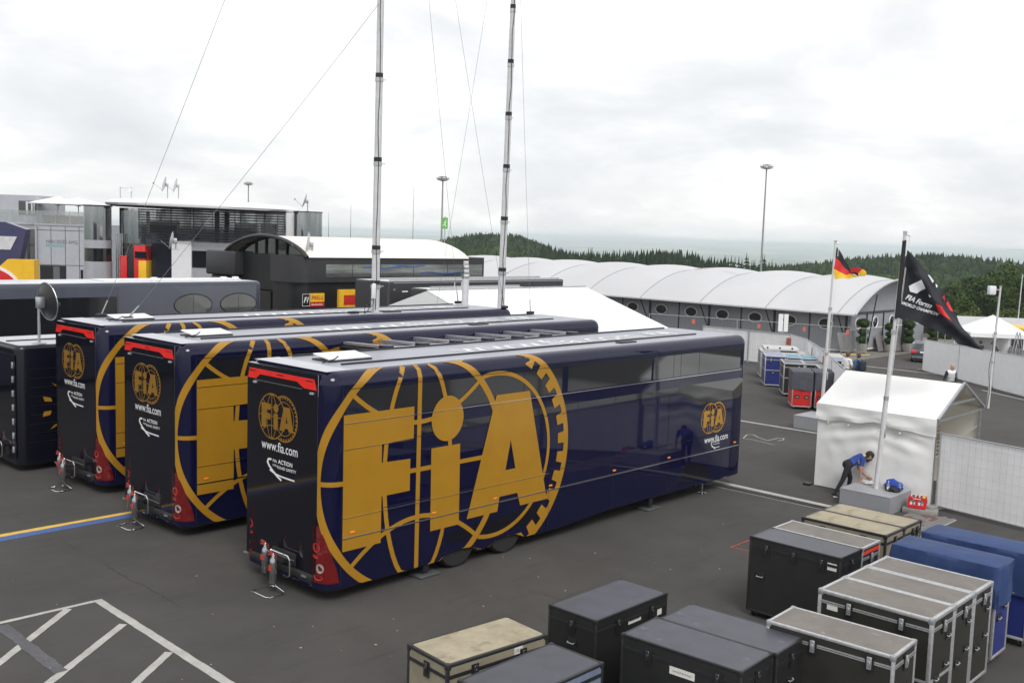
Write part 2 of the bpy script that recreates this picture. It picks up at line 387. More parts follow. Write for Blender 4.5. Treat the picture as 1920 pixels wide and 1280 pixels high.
def terrain_mat():
    m = bpy.data.materials.new('terrain'); m.use_nodes = True; t = m.node_tree; n = t.nodes; l = t.links; b = n['Principled BSDF']
    b.inputs['Roughness'].default_value = 1; b.inputs['Specular IOR Level'].default_value = .1
    g = n.new('ShaderNodeNewGeometry')
    vo = n.new('ShaderNodeTexVoronoi'); vo.inputs['Scale'].default_value = .0021; l.new(g.outputs['Position'], vo.inputs['Vector'])
    r = n.new('ShaderNodeValToRGB'); sp = n.new('ShaderNodeSeparateColor'); l.new(vo.outputs['Color'], sp.inputs[0]); l.new(sp.outputs[0], r.inputs[0])
    r.color_ramp.interpolation = 'CONSTANT'
    cols = [(0, (.07, .11, .045)), (.25, (.16, .21, .08)), (.45, (.40, .37, .20)), (.6, (.10, .15, .055)), (.75, (.46, .43, .28)), (.88, (.15, .20, .08))]
    r.color_ramp.elements[0].color = (*cols[0][1], 1); r.color_ramp.elements[1].position = .25; r.color_ramp.elements[1].color = (*cols[1][1], 1)
    for p, c in cols[2:]:
        e = r.color_ramp.elements.new(p); e.color = (*c, 1)
    nz = n.new('ShaderNodeTexNoise'); nz.inputs['Scale'].default_value = .0011; nz.inputs['Detail'].default_value = 7; l.new(g.outputs['Position'], nz.inputs['Vector'])
    r2 = n.new('ShaderNodeValToRGB'); l.new(nz.outputs[0], r2.inputs[0]); r2.color_ramp.elements[0].position = .48; r2.color_ramp.elements[1].position = .53
    mxn = n.new('ShaderNodeMix'); mxn.data_type = 'RGBA'; l.new(r2.outputs[0], mxn.inputs[0]); l.new(r.outputs[0], mxn.inputs[6]); mxn.inputs[7].default_value = (.035, .06, .03, 1)
    l.new(mxn.outputs[2], b.inputs['Base Color']); return m
tag(mb.build('terrain', terrain_mat()), kind='structure')

CON = [M('conifer_%d' % i, c, .9, 0, .35, .6, spec=.1) for i, c in enumerate([(.027, .043, .025), (.036, .055, .028), (.022, .036, .024)])]
BRO = [M('broadleaf_%d' % i, c, .85, 0, .4, .7, spec=.15) for i, c in enumerate([(.046, .076, .022), (.062, .096, .026), (.036, .060, .022), (.085, .118, .036)])]
BARK = M('bark', (.09, .07, .05), .95, 0, .3, 8)
def conifer_mesh(seed):
    rnd = random.Random(seed); mb = MB(); lev = 13
    for i in range(lev):
        t = i/lev; z = 1.5+t*11.5; R = (1-t)**.75*2.9*rnd.uniform(.85, 1.1)+.12; nb = 9 if t < .7 else 6; a0 = rnd.uniform(0, 6)
        for j in range(nb):
            a = a0+2*PI*j/nb+rnd.uniform(-.25, .25); L = R*rnd.uniform(.65, 1.2); dz = -.42*L*rnd.uniform(.6, 1.2); wd = .33*L+.1
            c, s_ = math.cos(a), math.sin(a); q = rnd.uniform(-.2, .2)
            mb.add([(0, 0, z+.55), (c*L*.55-s_*wd, s_*L*.55+c*wd, z+dz*.5+q*.3), (c*L, s_*L, z+dz), (c*L*.55+s_*wd, s_*L*.55-c*wd, z+dz*.5-q*.3)], [(0, 1, 2), (0, 2, 3)], 0)
    mb.tube([(0, 0, 12.4), (0, 0, 13.9)], [.12, .02], 4, 0)
    tr = MB().tube([(0, 0, -1), (0, 0, 5), (0, 0, 12.6)], [.28, .2, .04], 5)
    return mb, tr
CM = []
for s_ in range(5):
    a, b = conifer_mesh(s_); CM.append((a.mesh('crown', CON[s_ % 3]), b.mesh('trunk', BARK)))
rnd = random.Random(3)
def at_bearing(px, d):
    th = YAW-math.atan((px-960)/1941.); return CAM.x+d*math.cos(th), CAM.y+d*math.sin(th)
# individual conifers along the forest edge behind the domed roofs
conA = []
for i in range(200):
    px = 1030+i*2.1+rnd.uniform(-3, 3); d = rnd.uniform(205, 300)
    # tree tops follow the photographed skyline of the row
    top = 6.4+d*(-.0138-.0030*math.sin(px*.021)-(.004 if px < 1090 else 0)+rnd.uniform(-.011, .005))
    conA.append((px, d, top))
conA.sort(key=lambda q: -q[1])
for k_, (px, d, top) in enumerate(conA):
    x, y = at_bearing(px, d); zb = terr(x, y); H = top-zb; cme, tme = CM[rnd.randrange(5)]
    root = empty('conifer_tree', (x, y, zb), rnd.uniform(0, 6), 'dark green conifer in the forest edge behind the white domed roofs', 'tree', 'conifers of the forest edge')
    s_ = H/14.4; w_ = s_*rnd.uniform(1.0, 1.45); root.scale = (w_, w_, s_)
    put(root, 'crown', cme); put(root, 'trunk', tme)
# the far woods: one mass
def blob(mb, x, y, z, r, h, rnd, m):
    n_ = 6; a0 = rnd.uniform(0, 6); rings = [(.55, .12), (1., .38), (.85, .68), (.4, .93)]
    base = len(mb.v)
    for (q, t) in rings:
        for j in range(n_):
            a = a0+2*PI*j/n_; rr = r*q*rnd.uniform(.75, 1.2); mb.v.append((x+rr*math.cos(a), y+rr*math.sin(a), z+h*t*rnd.uniform(.93, 1.07)))
    mb.v.append((x, y, z+h)); top = len(mb.v)-1
    for i in range(len(rings)-1):
        for j in range(n_):
            mb.f.append((base+i*n_+j, base+i*n_+(j+1) % n_, base+(i+1)*n_+(j+1) % n_, base+(i+1)*n_+j)); mb.m.append(m)
    k = base+(len(rings)-1)*n_
    for j in range(n_): mb.f.append((k+j, k+(j+1) % n_, top)); mb.m.append(m)
def cone(mb, x, y, z, r, h, rnd, m):
    a0 = rnd.uniform(0, 6)
    for lev in ((0.05, 1., .62), (.34, .68, .84), (.62, .4, 1.)):
        base = len(mb.v)
        for j in range(6):
            a = a0+j*PI/3; rr = r*lev[1]*rnd.uniform(.7, 1.25); mb.v.append((x+rr*math.cos(a), y+rr*math.sin(a), z+h*(lev[0]+rnd.uniform(-.03, .03))))
        mb.v.append((x, y, z+h*lev[2]))
        for j in range(6): mb.f.append((base+j, base+(j+1) % 6, base+6)); mb.m.append(m)
def wood(name, label, spans, cnt, mats, conif, hr, seed):
    rnd = random.Random(seed); mb = MB()
    for i in range(cnt):
        px = rnd.uniform(*spans[0]); d = rnd.uniform(*spans[1]); x, y = at_bearing(px, d); z = terr(x, y)-1
        if mnoise.noise(Vector((x*.01, y*.01, seed))) < -.42: continue
        h = rnd.uniform(*hr); m = rnd.randrange(len(mats))
        if rnd.random() < conif: cone(mb, x, y, z, h*.2, h, rnd, m)
        else: blob(mb, x, y, z, h*rnd.uniform(.3, .42), h*.85, rnd, m)
    return tag(mb.build(name, mats), label, 'forest', kind='stuff')
wood('forest', 'dark conifer forest covering the rounded hill behind the second mast', ((760, 1230), (390, 660)), 9000, CON+[BRO[2]], .62, (6, 9.5), 1)
wood('forest', 'wooded ridge of mixed green trees on the right skyline', ((1160, 2150), (420, 800)), 8000, [CON[0], BRO[2], CON[1], CON[2]], .6, (8, 12.5), 2)
wood('forest', 'lower slope of mixed woodland between the conifers and the ridge', ((1380, 2150), (270, 430)), 2200, [BRO[2], CON[1], BRO[0], CON[0]], .3, (9, 13), 5)
wood('forest', 'dense conifers standing behind the forest edge above the domed roofs', ((1010, 1470), (290, 400)), 1900, CON, .96, (9, 13.5), 9)
wood('forest', 'woodland on the lower slope beneath the rounded hill', ((820, 1160), (290, 390)), 700, [BRO[2], CON[1], BRO[0], CON[0]], .45, (7, 11), 6)
# broadleaf trees at the right edge: trunk, limbs and leafy crown
def broad_mesh(seed, n_leaf=1500):
    rnd = random.Random(seed); mb = MB(); cl = []
    for i in range(16):
        a = rnd.uniform(0, 2*PI); rr = 3.6*math.sqrt(rnd.random()); zz = rnd.uniform(3.6, 11.5); k = 1-abs(zz-6.8)/7.2
        cl.append((rr*k*math.cos(a), rr*k*math.sin(a), zz, rnd.uniform(1.2, 2.1)))
    for i in range(n_leaf):
        c = rnd.choice(cl); u = rnd.uniform(-1, 1); a = rnd.uniform(0, 2*PI); s_ = math.sqrt(1-u*u); r = c[3]*rnd.uniform(.72, 1.08)
        nrm = Vector((s_*math.cos(a), s_*math.sin(a), u)); p = Vector(c[:3])+nrm*r
        t1 = nrm.orthogonal().normalized(); t1.rotate(Matrix.Rotation(rnd.uniform(0, 6), 3, nrm)); t2 = nrm.cross(t1); q = rnd.uniform(.2, .42); tilt = nrm*rnd.uniform(-.25, .25)
        mb.add([p-t1*q, p+t2*q*.6+tilt, p+t1*q, p-t2*q*.6-tilt], [(0, 1, 2, 3)])
    tr = MB().tube([(0, 0, -1.5), (.1, 0, 2.5), (0, .1, 7), (0, 0, 10.5)], [.42, .3, .18, .05], 7)
    for c in cl[:9]: tr.tube([(0, 0, max(2.2, c[2]-2.6)), (c[0]*.5, c[1]*.5, c[2]-1), (c[0], c[1], c[2])], [.15, .1, .03], 5)
    return mb, tr
BM = []
for s_ in range(4):
    a, b = broad_mesh(20+s_); BM.append((a.mesh('crown', BRO[s_]), b.mesh('trunk', BARK)))
bro = []
for i in range(46):
    px = rnd.uniform(1690, 1990); d = rnd.uniform(150, 255); bro.append((px, d))
bro.sort(key=lambda q: -q[1])
for px, d in bro:
    x, y = at_bearing(px, d); zb = terr(x, y); t = (px-1700)/220
    slope = -.046+.042*min(1, max(0, t))-(255-d)*.00016
    top = 6.4+d*slope+rnd.uniform(-1.2, .8); H = max(5, top-zb); a, b = BM[rnd.choice([0, 0, 1, 2, 2, 3])]
    root = empty('broadleaf_tree', (x, y, zb), rnd.uniform(0, 6), 'leafy green broadleaf tree on the slope beyond the white fence at right', 'tree', 'broadleaf trees beyond the fence')
    s_ = H/12.6; root.scale = (s_*rnd.uniform(.9, 1.25),)*2+(s_,); put(root, 'crown', a); put(root, 'trunk', b)
# lighter shrubs in front of them
for i in range(26):
    px = 1770+i*7+rnd.uniform(-4, 4); d = rnd.uniform(112, 132); x, y = at_bearing(px, d); zb = terr(x, y)
    root = empty('shrub', (x, y, zb), rnd.uniform(0, 6), 'bright green shrub in the low hedge behind the white fence', 'shrub', 'shrubs behind the fence')
    H = rnd.uniform(2.6, 4.3); s_ = H/12.6; root.scale = (s_*1.2, s_*1.2, s_); a, b = BM[3 if rnd.random() < .7 else 1]; put(root, 'crown', a); put(root, 'trunk', b)
# haze: closed box of even air round camera and land
hz = MB().box(-46000, 46000, -46000, 46000, -340, 32).build('haze', [])
hm = bpy.data.materials.new('haze'); hm.use_nodes = True; t = hm.node_tree
for n in list(t.nodes): t.nodes.remove(n)
o_ = t.nodes.new('ShaderNodeOutputMaterial'); pvn = t.nodes.new('ShaderNodeVolumePrincipled'); pvn.inputs['Color'].default_value = (.85, .92, 1.0, 1); pvn.inputs['Density'].default_value = .00012
t.links.new(pvn.outputs[0], o_.inputs['Volume']); hz.data.materials.clear(); hz.data.materials.append(hm)
tag(hz, 'pale blue haze lying over the distant land', 'haze', kind='stuff')
# ------------------------------------------------------------------ transporters (semi-trailers)
NAVY = M('navy_paint', (.0052, .0056, .029), .035, 0, .05, 2, spec=.42)
NAVYD = M('rear_black_gloss', (.005, .005, .010), .07, 0, .1, 2, spec=.5)
ROOF = M('trailer_roof_sky_sheen', (.28, .29, .34), .32, 0, .08, 1.2, spec=.5)  # pale grey-blue takes in the sky's grazing reflection on the roof
ROOFW = M('trailer_roof_white', (.48, .48, .52), .35, 0, .06, 3)
GOLD = M('gold_film', (.40, .205, .018), .22, .1, .06, 2)
GLASS = M('dark_window_glass', (.012, .013, .015), .06, 0, .1, 2, spec=.8, coat=.6)
SEAM = M('panel_seam', (.006, .006, .010), .7)
CHROME = M('chrome', (.78, .78, .80), .15, 1., .05, 8)
ALU = M('aluminium', (.56, .56, .58), .38, .85, .12, 9)
STEEL = M('galvanised_steel', (.42, .43, .44), .45, .6, .15, 12)
BLACKP = M('black_plastic', (.015, .015, .016), .5, 0, .15, 10)
RUBBER = M('tyre_rubber', (.018, .017, .017), .85, 0, .15, 12)
WHITEV = M('white_vinyl', (.78, .78, .78), .4, 0, .04, 6)
REDL = M('red_light_bar', (.85, .02, .012), .25, 0, .08, 4, coat=.5)
REDD = M('red_lamp_lens', (.13, .004, .005), .12, 0, .2, 6, coat=.8)
REDB = M('red_lamp_bright', (.38, .012, .012), .12, 0, .2, 6, coat=.8)
CLEARL = M('clear_lamp_lens', (.40, .38, .34), .15, .3, .2, 20)
AMBER = M('amber_marker', (.85, .25, .03), .25, 0, .1, 10)
TL, TW, TH, TB, RC, RR = 13.6, 2.55, 4.0, .20, .30, .22
def skirt(x):
    z = TB+(.09*min(1, max(0, (x-6.3)/1.5)))
    for xc in (3.15, 4.5):
        if abs(x-xc) < .5: z = max(z, TB+.12*math.sqrt(1-((x-xc)/.5)**2))
    return z
def side(u, v, off=0.):
    """point on the near skin: u along, v up (arc length), wraps rear corner and roof edge"""
    if v <= TH-RR: t = 0.; ins = 0.; z = v
    else:
        t = min((v-(TH-RR))/RR, PI/2); ins = RR*(1-math.cos(t)); z = TH-RR+RR*math.sin(t)
    if u >= RC: x, y, nx, ny = u, ins, 0., -1.
    else:
        a = (RC-u)/RC
        if a <= PI/2: x, y, nx, ny = RC-(RC-ins)*math.sin(a), RC-(RC-ins)*math.cos(a), -math.sin(a), -math.cos(a)
        else: x, y, nx, ny = ins, RC+(a-PI/2)*RC, -1., 0.
    c = math.cos(t)
    return (x+nx*c*off, y+ny*c*off, z+math.sin(t)*off)
def body_loops(L, W, H, B, rc_, rr_, low=None):
    def plan(ins, k=7):
        r = rc_-ins; pts = []
        for (cx_, cy_, a0) in ((rc_, rc_, PI), (L-rc_, rc_, 1.5*PI), (L-rc_, W-rc_, 0), (rc_, W-rc_, .5*PI)):
            for i in range(k+1):
                a = a0+i/k*PI/2; pts.append((cx_+r*math.cos(a), cy_+r*math.sin(a)))
            if low and cy_ == rc_ and a0 == PI: pts += [(rc_+(L-2*rc_)*i/160, ins) for i in range(1, 160)]
            if low and cy_ != rc_ and a0 == 0: pts += [(L-rc_-(L-2*rc_)*i/160, W-ins) for i in range(1, 160)]
        return pts
    mb = MB(); lev = [(.06, B), (0, B+.05), (0, H-rr_)]+[(rr_*(1-math.cos(t)), H-rr_+rr_*math.sin(t)) for t in [PI/2*i/6 for i in range(1, 7)]]
    n = None
    for ins, z in lev:
        p = plan(ins); n = len(p); mb.v += [(x, y, z+(low(x)-B if low and z < B+.06 else 0)) for x, y in p]
    for i in range(len(lev)-1):
        for j in range(n):
            mb.f.append((i*n+j, i*n+(j+1) % n, (i+1)*n+(j+1) % n, (i+1)*n+j)); mb.m.append(0)
    mb.f.append(tuple(reversed(range(n)))); mb.m.append(0)
    mb.f.append(tuple((len(lev)-1)*n+j for j in range(n))); mb.m.append(1)
    return mb
def strip(mb, fn, pts, wd, off, m=0, vmax=9e9):
    """ribbon of width wd along 2-D pts mapped by fn"""
    k = len(pts); vs = []
    for i in range(k):
        a = Vector(pts[max(i-1, 0)]); b = Vector(pts[min(i+1, k-1)]); d = (b-a).normalized(); nn = Vector((-d.y, d.x))*wd/2; p = Vector(pts[i])
        for q in (-1, -.33, .33, 1): vs.append(p+nn*q)
    fs = []
    for i in range(k-1):
        for q in range(3):
            f = (4*i+q, 4*i+q+1, 4*i+q+5, 4*i+q+4)
            if max(vs[j].y for j in f) <= vmax: fs.append(f)
    mb.add([fn(v.x, v.y, off) for v in vs], fs, m)
def arc(cx_, cy_, rx, ry, a0, a1, n):
    return [(cx_+rx*math.cos(math.radians(a0+(a1-a0)*i/n)), cy_+ry*math.sin(math.radians(a0+(a1-a0)*i/n))) for i in range(n+1)]
LF = [(-1.72, 1.18), (-.13, 1.18), (-.13, .6), (-.87, .58), (-.87, .25), (-.2, .23), (-.2, -.36), (-.86, -.36), (-.86, -1.2), (-1.71, -1.2)]
LI = [(.31, .35), (1.05, .35), (1.07, -1.22), (.33, -1.22)]
LA1 = [(1.28, -1.16), (2.13, -1.16), (2.18, -.87), (2.46, -.87), (2.46, -.35), (2.33, -.35), (2.46, .24), (2.46, 1.19), (2.01, 1.19)]
LA2 = [(2.46, -.87), (2.7, -.87), (2.8, -1.15), (3.62, -1.15), (2.98, 1.19), (2.46, 1.19), (2.46, .24), (2.62, -.35), (2.46, -.35)]
def crest(fn, vmax=9e9, big=True):
    """globe and toothed ring with the three letters; fn(lx, ly, off)"""
    mb = MB(); n = 160 if big else 40; o = .004
    wr = .14 if big else .13
    strip(mb, fn, arc(0, 0, 2.18, 2.18, 0, 360, n), wr, o, 0, vmax)
    strip(mb, fn, arc(2.0, 0, 2.18, 2.18, -116, 116, n), wr, o+.001, 0, vmax)
    strip(mb, fn, arc(2.0, 0, 1.62, 1.62, -104, 104, n), .085, o+.002, 0, vmax)
    for k in range(-9, 10):
        a = k*11.6+3
        if abs(a) > 112: continue
        t = math.radians(a); d = (math.cos(t), math.sin(t)); nrm = (-d[1], d[0]); q = []
        for rr, ww in ((2.12, .125), (1.92, .105)):
            for s_ in (-1, 1): q.append((2.0+d[0]*rr+nrm[0]*ww*s_, d[1]*rr+nrm[1]*ww*s_))
        q = [q[0], q[1], q[3], q[2]]
        if max(p[1] for p in q) <= vmax: mb.add([fn(*p, o+.002) for p in q], [(0, 1, 2, 3)])
    strip(mb, fn, [(0, -2.12+4.24*i/30) for i in range(31)], .10, o+.003, 0, vmax)
    strip(mb, fn, [(-2.12+4.2*i/70, 0) for i in range(71)], .085, o+.0035, 0, vmax)
    strip(mb, fn, arc(0, 0, .80, 2.12, 90, 450, 48), .095, o+.004, 0, vmax)
    for sg in (1, -1): strip(mb, fn, [(-1.55+3.1*i/20, sg*(.88+.27*(-1.55+3.1*i/20)**2)) for i in range(21)], .085, o+.0045, 0, vmax)
    for P in (LF, LI, LA1, LA2): mb.add([fn(a, b, o+.006) for a, b in P], [tuple(range(len(P)))])
    P = arc(.71, .87, .41, .43, 0, 360, 28)[:-1]; mb.add([fn(a, b, o+.0065) for a, b in P], [tuple(range(len(P)))])
    return mb
def flatdec(pts, fn, off): return MB().poly([fn(a, b, off) for a, b in pts])
def swoosh(fn):
    """the small road-safety mark: words over a sweeping road"""
    mb = MB()
    put_text(mb, 'ACTION', lambda a, b: fn(.22+a, .20+b, .004), .17, width=.50, bold=.02)
    put_text(mb, 'FOR', lambda a, b: fn(.03+a, .085+b, .004), .09, width=.14)
    put_text(mb, 'ROAD SAFETY', lambda a, b: fn(.19+a, .05+b, .004), .12, width=.66, bold=.008)
    put_text(mb, 'FIA', lambda a, b: fn(.03+a, .205+b, .004), .12, width=.15, bold=.01)
    strip(mb, fn, [(-.02, .27), (-.13, .25), (-.16, .16), (-.10, .06), (.03, -.06), (.20, -.19), (.34, -.27)], .06, .004)
    strip(mb, fn, [(-.08, -.05), (.12, -.13), (.35, -.16), (.80, -.17)], .045, .0045)
    return mb
wheel_prof = [(.24, -.15), (.46, -.15), (.50, -.10), (.50, .10), (.46, .15), (.24, .15)]
WHM = MB().lathe(wheel_prof, n=28, axis='y').mesh('tyre', RUBBER, smooth=True)
RIM = MB().lathe([(.05, -.13), (.12, -.17), (.14, -.10), (.24, -.07), (.27, -.13), (.245, .1)], n=20, axis='y').mesh('rim', ALU, smooth=True)

def make_trailer(loc, label):
    T = empty('race_transporter', loc, 0, label, 'trailer', 'navy transporters parked side by side')
    body_loops(TL, TW, TH, TB, RC, RR, skirt).build('body', [NAVY, ROOF], T, smooth=True, angle=35)
    body = [c for c in kids(T)][0]
    # roof strips and gutter
    MB().box(.22, TL-.3, .24, .28, 4.001, 4.012).build('roof_edge', ROOFW, body)
    MB().box(.9, 12.3, .80, .86, 4.001, 4.03).build('roof_rail', BLACKP, T, bevel=.01); MB().box(.9, 13.0, 2.28, 2.33, 4.001, 4.03).build('roof_rail', BLACKP, T)
    MB().box(.10, .62, .20, TW-.2, 4.001, 4.008).build('roof_rear_panel', ROOFW, body)
    h = MB().box(.92, 1.92, 1.2, 1.75, 4.0, 4.03).build('roof_hatch', BLACKP, T, bevel=.015)
    MB().add([(.94, 1.22, 4.055), (1.9, 1.22, 4.055), (1.9, 1.73, 4.12), (.94, 1.73, 4.12), (.94, 1.22, 4.035), (1.9, 1.22, 4.035), (1.9, 1.73, 4.10), (.94, 1.73, 4.10)], [(0, 1, 2, 3), (4, 7, 6, 5), (0, 4, 5, 1), (1, 5, 6, 2), (2, 6, 7, 3), (3, 7, 4, 0)]).build('hatch_lid', M('hatch_white', (.72, .73, .75), .3), h)
    hh = MB().tube([(.7, 1.12, 4.02), (.95, 1.1, 4.07), (1.05, 1.12, 4.12)], .012, 5); hh.build('hatch_stay', BLACKP, h)
    mb = MB().box(8.6, 9.2, .42, .60, 4.001, 4.03).build('roof_vent', BLACKP, T, bevel=.008)
    # roof lettering
    mb = MB(); put_text(mb, 'www.fia.com', lambda a, b: (4.2+a, 1.05+b*1.15, 4.006), 1.0, width=6.3)
    mb.build('roof_lettering', WHITEV, T)
    s_ = .165
    crest(lambda a, b, o: (11.35+a*s_, 1.45+b*s_*1.15, 4.002+o), big=False).build('roof_crest', WHITEV, T)
    # seams of the near side
    for u in (.315, 13.24): MB().add([side(u-.006, TB+.10, .002), side(u+.006, TB+.10, .002), side(u+.006, 3.76, .002), side(u-.006, 3.76, .002)], [(0, 1, 2, 3)]).build('panel_seam', SEAM, T)
    for z, u0, u1 in ((3.71, .32, 13.24), (1.52, .32, 13.1), (2.705, .32, 10.4)):
        MB().add([side(u0, z-.006, .0125), side(u1, z-.006, .0125), side(u1, z+.006, .0125), side(u0, z+.006, .0125)], [(0, 1, 2, 3)]).build('panel_seam', SEAM, T)
    for u, z0, z1 in ((2.72, .36, 1.5), (5.72, .36, 1.5), (7.9, .36, 1.5), (10.05, .36, 2.7), (4.85, 2.9, 3.14), (2.6, 2.9, 3.14), (13.08, 1.12, 2.35)):
        MB().add([side(u-.005, z0, .0125), side(u+.005, z0, .0125), side(u+.005, z1, .0125), side(u-.005, z1, .0125)], [(0, 1, 2, 3)]).build('panel_seam', SEAM, T)
    # windows: separate panes of the long band
    cuts = [.36, 2.6, 4.85, 6.05, 6.22, 9.25, 9.32, 10.15, 10.45, 11.25, 13.2]
    for i in range(len(cuts)-1):
        a, b = cuts[i]+.008, cuts[i+1]-.008
        if b-a < .2: continue
        MB().prism([(a, 3.15), (b, 3.15), (b, 3.68), (a, 3.68)], lambda p, q, t: side(p, q, t), -.01, .0025).build('window_pane', GLASS, T)
    for a, b in ((.36, 2.6), (2.6, 4.85), (4.85, 6.6), (6.6, 7.9), (7.9, 9.3), (9.3, 10.42)):
        MB().prism([(a+.006, 2.755), (b-.006, 2.755), (b-.006, 2.885), (a+.006, 2.885)], lambda p, q, t: side(p, q, t), -.01, .0025).build('window_pane', GLASS, T)
    MB().prism([(10.46, 2.76), (11.34, 2.38), (13.2, 2.38), (13.36, 2.46), (13.36, 2.86), (13.28, 2.90), (10.46, 2.90)], lambda p, q, t: side(p, q, t), -.01, .003).build('window_pane', GLASS, T)
    # wheel panel, step recess
    MB().prism([(2.75, .66), (2.95, .52), (5.55, .50), (5.62, .86), (2.95, .76)], lambda p, q, t: side(p, q, t), -.01, .002).build('wheel_panel', NAVYD, T)
    MB().prism([(10.5, .50), (11.9, .42), (11.95, .72), (10.9, .98)], lambda p, q, t: side(p, q, t), -.01, .002).build('step_panel', NAVYD, T)
    # bright trim rails
    for z, u0, u1, r in ((1.115, .33, 13.3, .011), (3.12, .33, 13.24, .005), (1.475, .33, 5.7, .004), (2.67, .33, 1.9, .004)):
        MB().box(u0, u1, -.022, -.001, z-r, z+r).build('trim_rail', CHROME, T)
    # crest on the side, wrapped over corner and roof edge
    lim = 4.12-2.09
    crest(lambda a, b, o: side(2.04+a, max(2.09+b, skirt(2.04+a)+.05), o+.004), vmax=lim).build('side_crest', GOLD, T)
    s_ = .175
    crest(lambda a, b, o: side(11.86+a*s_, 1.97+b*s_, o*.5+.004), big=False).build('small_crest', GOLD, T)
    mb = MB(); put_text(mb, 'www.fia.com', lambda a, b: side(11.66+a, 1.35+b, .005), .24, width=1.1, bold=.006); mb.build('lettering', WHITEV, T)
    swoosh(lambda a, b, o=.004: side(12.05+a*.42, 1.245+b*.36, .005)).build('safety_mark', WHITEV, T)
    for u in (.54, 2.46, 4.11, 5.77, 7.96, 10.11, 13.11):
        m_ = MB().box(u-.05, u+.05, -.028, 0, 1.19, 1.225).build('side_marker', AMBER, T, bevel=.006, seg=1)
    # rear: black door, red light strip, crest, lettering, lamps, bumper
    rear = lambda a, b, o=0: (-.002-o, a, b)       # a = y, b = z
    R_ = MB().prism([(.27, .42), (TW-.14, .42), (TW-.14, 3.955), (.27, 3.955)], lambda p, q, t: (t, p, q), .10, -.012).build('rear_door', NAVYD, T, bevel=.006, seg=1)
    MB().box(-.024, -.013, .72, TW-.4, 3.655, 3.667).build('door_seam', M('door_edge_grey', (.10, .10, .11), .4), R_)
    for y_ in (.42, TW-.42): MB().box(-.05, -.012, y_-.05, y_+.05, 3.60, 3.64).build('door_hinge', STEEL, R_, bevel=.006, seg=1)
    bar_ = [(2.37, 3.685), (2.32, 3.865), (.38, 3.865), (.31, 3.685), (.66, 3.685), (.86, 3.775), (1.98, 3.775), (2.12, 3.685)]
    B_ = MB().prism(bar_, lambda p, q, t: (t, p, q), 0, -.024).build('light_bar', REDL, T)
    for y_ in (.5, 1.36, 2.22): MB().box(-.028, -.0245, y_-.10, y_+.10, 3.815, 3.835).build('light_slot', M('lamp_slot', (.05, .005, .005), .4), B_)
    s_ = .185
    fl = lambda a, b, o: (-.013-o*.5, 1.62-a*s_, 3.06+b*s_)
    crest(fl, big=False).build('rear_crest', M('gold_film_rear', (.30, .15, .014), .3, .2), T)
    mb = MB(); put_text(mb, 'www.fia.com', lambda a, b: (-.017, 1.93-a, 2.45+b), .25, width=1.1, bold=.004); mb.build('rear_lettering', WHITEV, T)
    swoosh(lambda a, b, o=.004: (-.013-o, 1.60-a*.86, 2.12+b*.62)).build('rear_safety_mark', WHITEV, T)
    for yy, sg in ((0, 1), (TW, -1)):
        def lampfn(a, b, t, yy=yy, sg=sg):
            p = side(a, b, t); return (p[0], yy+sg*p[1], p[2])
        mb = MB(); prof = [(.36, -.26, .28), (.62, -.26, .22), (.90, -.26, .12), (1.15, -.26, .02), (1.36, -.26, -.10)]
        for i in range(len(prof)-1):
            (z0, a0, b0), (z1, a1, b1) = prof[i], prof[i+1]
            for j in range(8):
                u0, u1 = j/8, (j+1)/8
                mb.add([lampfn(a0+(b0-a0)*u0, z0, .012), lampfn(a0+(b0-a0)*u1, z0, .012), lampfn(a1+(b1-a1)*u1, z1, .012), lampfn(a1+(b1-a1)*u0, z1, .012)], [(0, 1, 2, 3)] if sg > 0 else [(3, 2, 1, 0)])
        lamp = mb.build('tail_lamp', REDD, T, smooth=True)
        for (u, z, rx, rz, mt) in ((-.14, .98, .085, .085, REDB), (-.16, .82, .07, .03, REDB), (-.06, .62, .075, .085, CLEARL), (-.10, .46, .10, .05, REDB)):
            P = arc(u, z, rx, rz, 0, 360, 16)[:-1]
            MB().add([lampfn(a, b, .016) for a, b in P], [tuple(range(16)) if sg > 0 else tuple(reversed(range(16)))]).build('lamp_lens', mt, lamp)
    MB().box(-.05, .25, .35, TW-.35, .33, .47).build('bumper', BLACKP, T, bevel=.03)
    for y_ in (.55, TW-.2): MB().box(-.075, -.05, y_-.06, y_+.06, .40, .43).build('bumper_marker', ALU, T)
    hp = MB().box(-.03, 0, .85, 1.55, .50, .72).build('hatch_flap', BLACKP, T, bevel=.012); MB().box(-.04, -.031, .88, 1.5, .60, .606).build('flap_edge', STEEL, hp)
    # wheels (three axles)
    for x_ in (3.15, 4.50):
        for y_, sg in ((.20, 1), (TW-.20, -1)):
            w_ = empty('wheel', (x_, y_, .5)); w_.parent = T
            if sg < 0: w_.rotation_euler = (0, 0, PI)
            put(w_, 'tyre', WHM); put(w_, 'rim', RIM)
    # chassis shade, landing legs and levelling pads
    MB().box(2.0, 12.6, .35, TW-.35, .28, .5).build('chassis', BLACKP, T)
    for x_, y_ in ((2.35, .12), (9.58, .15), (2.35, TW-.3), (9.58, TW-.3)):
        lg = MB().box(x_-.07, x_+.07, y_-.07, y_+.07, .08, .42).build('landing_leg', BLACKP, T)
        MB().box(x_-.22, x_+.30, y_-.17, y_+.17, .005, .05).build('foot_pad', M('pad_grey', (.07, .072, .075), .7), lg, bevel=.01, seg=1)
    lg = MB().tube([(11.9, .14, .02), (11.9, .14, .42)], .022, 8).build('support_leg', CHROME, T); MB().lathe([(.11, 0.003), (.11, .02), (.03, .04)], (11.9, .14, 0), 12).build('foot_pad', CHROME, lg)
    return T
T1 = make_trailer((0, 0, 0), 'navy transporter nearest the camera with the whole gold crest on its side')
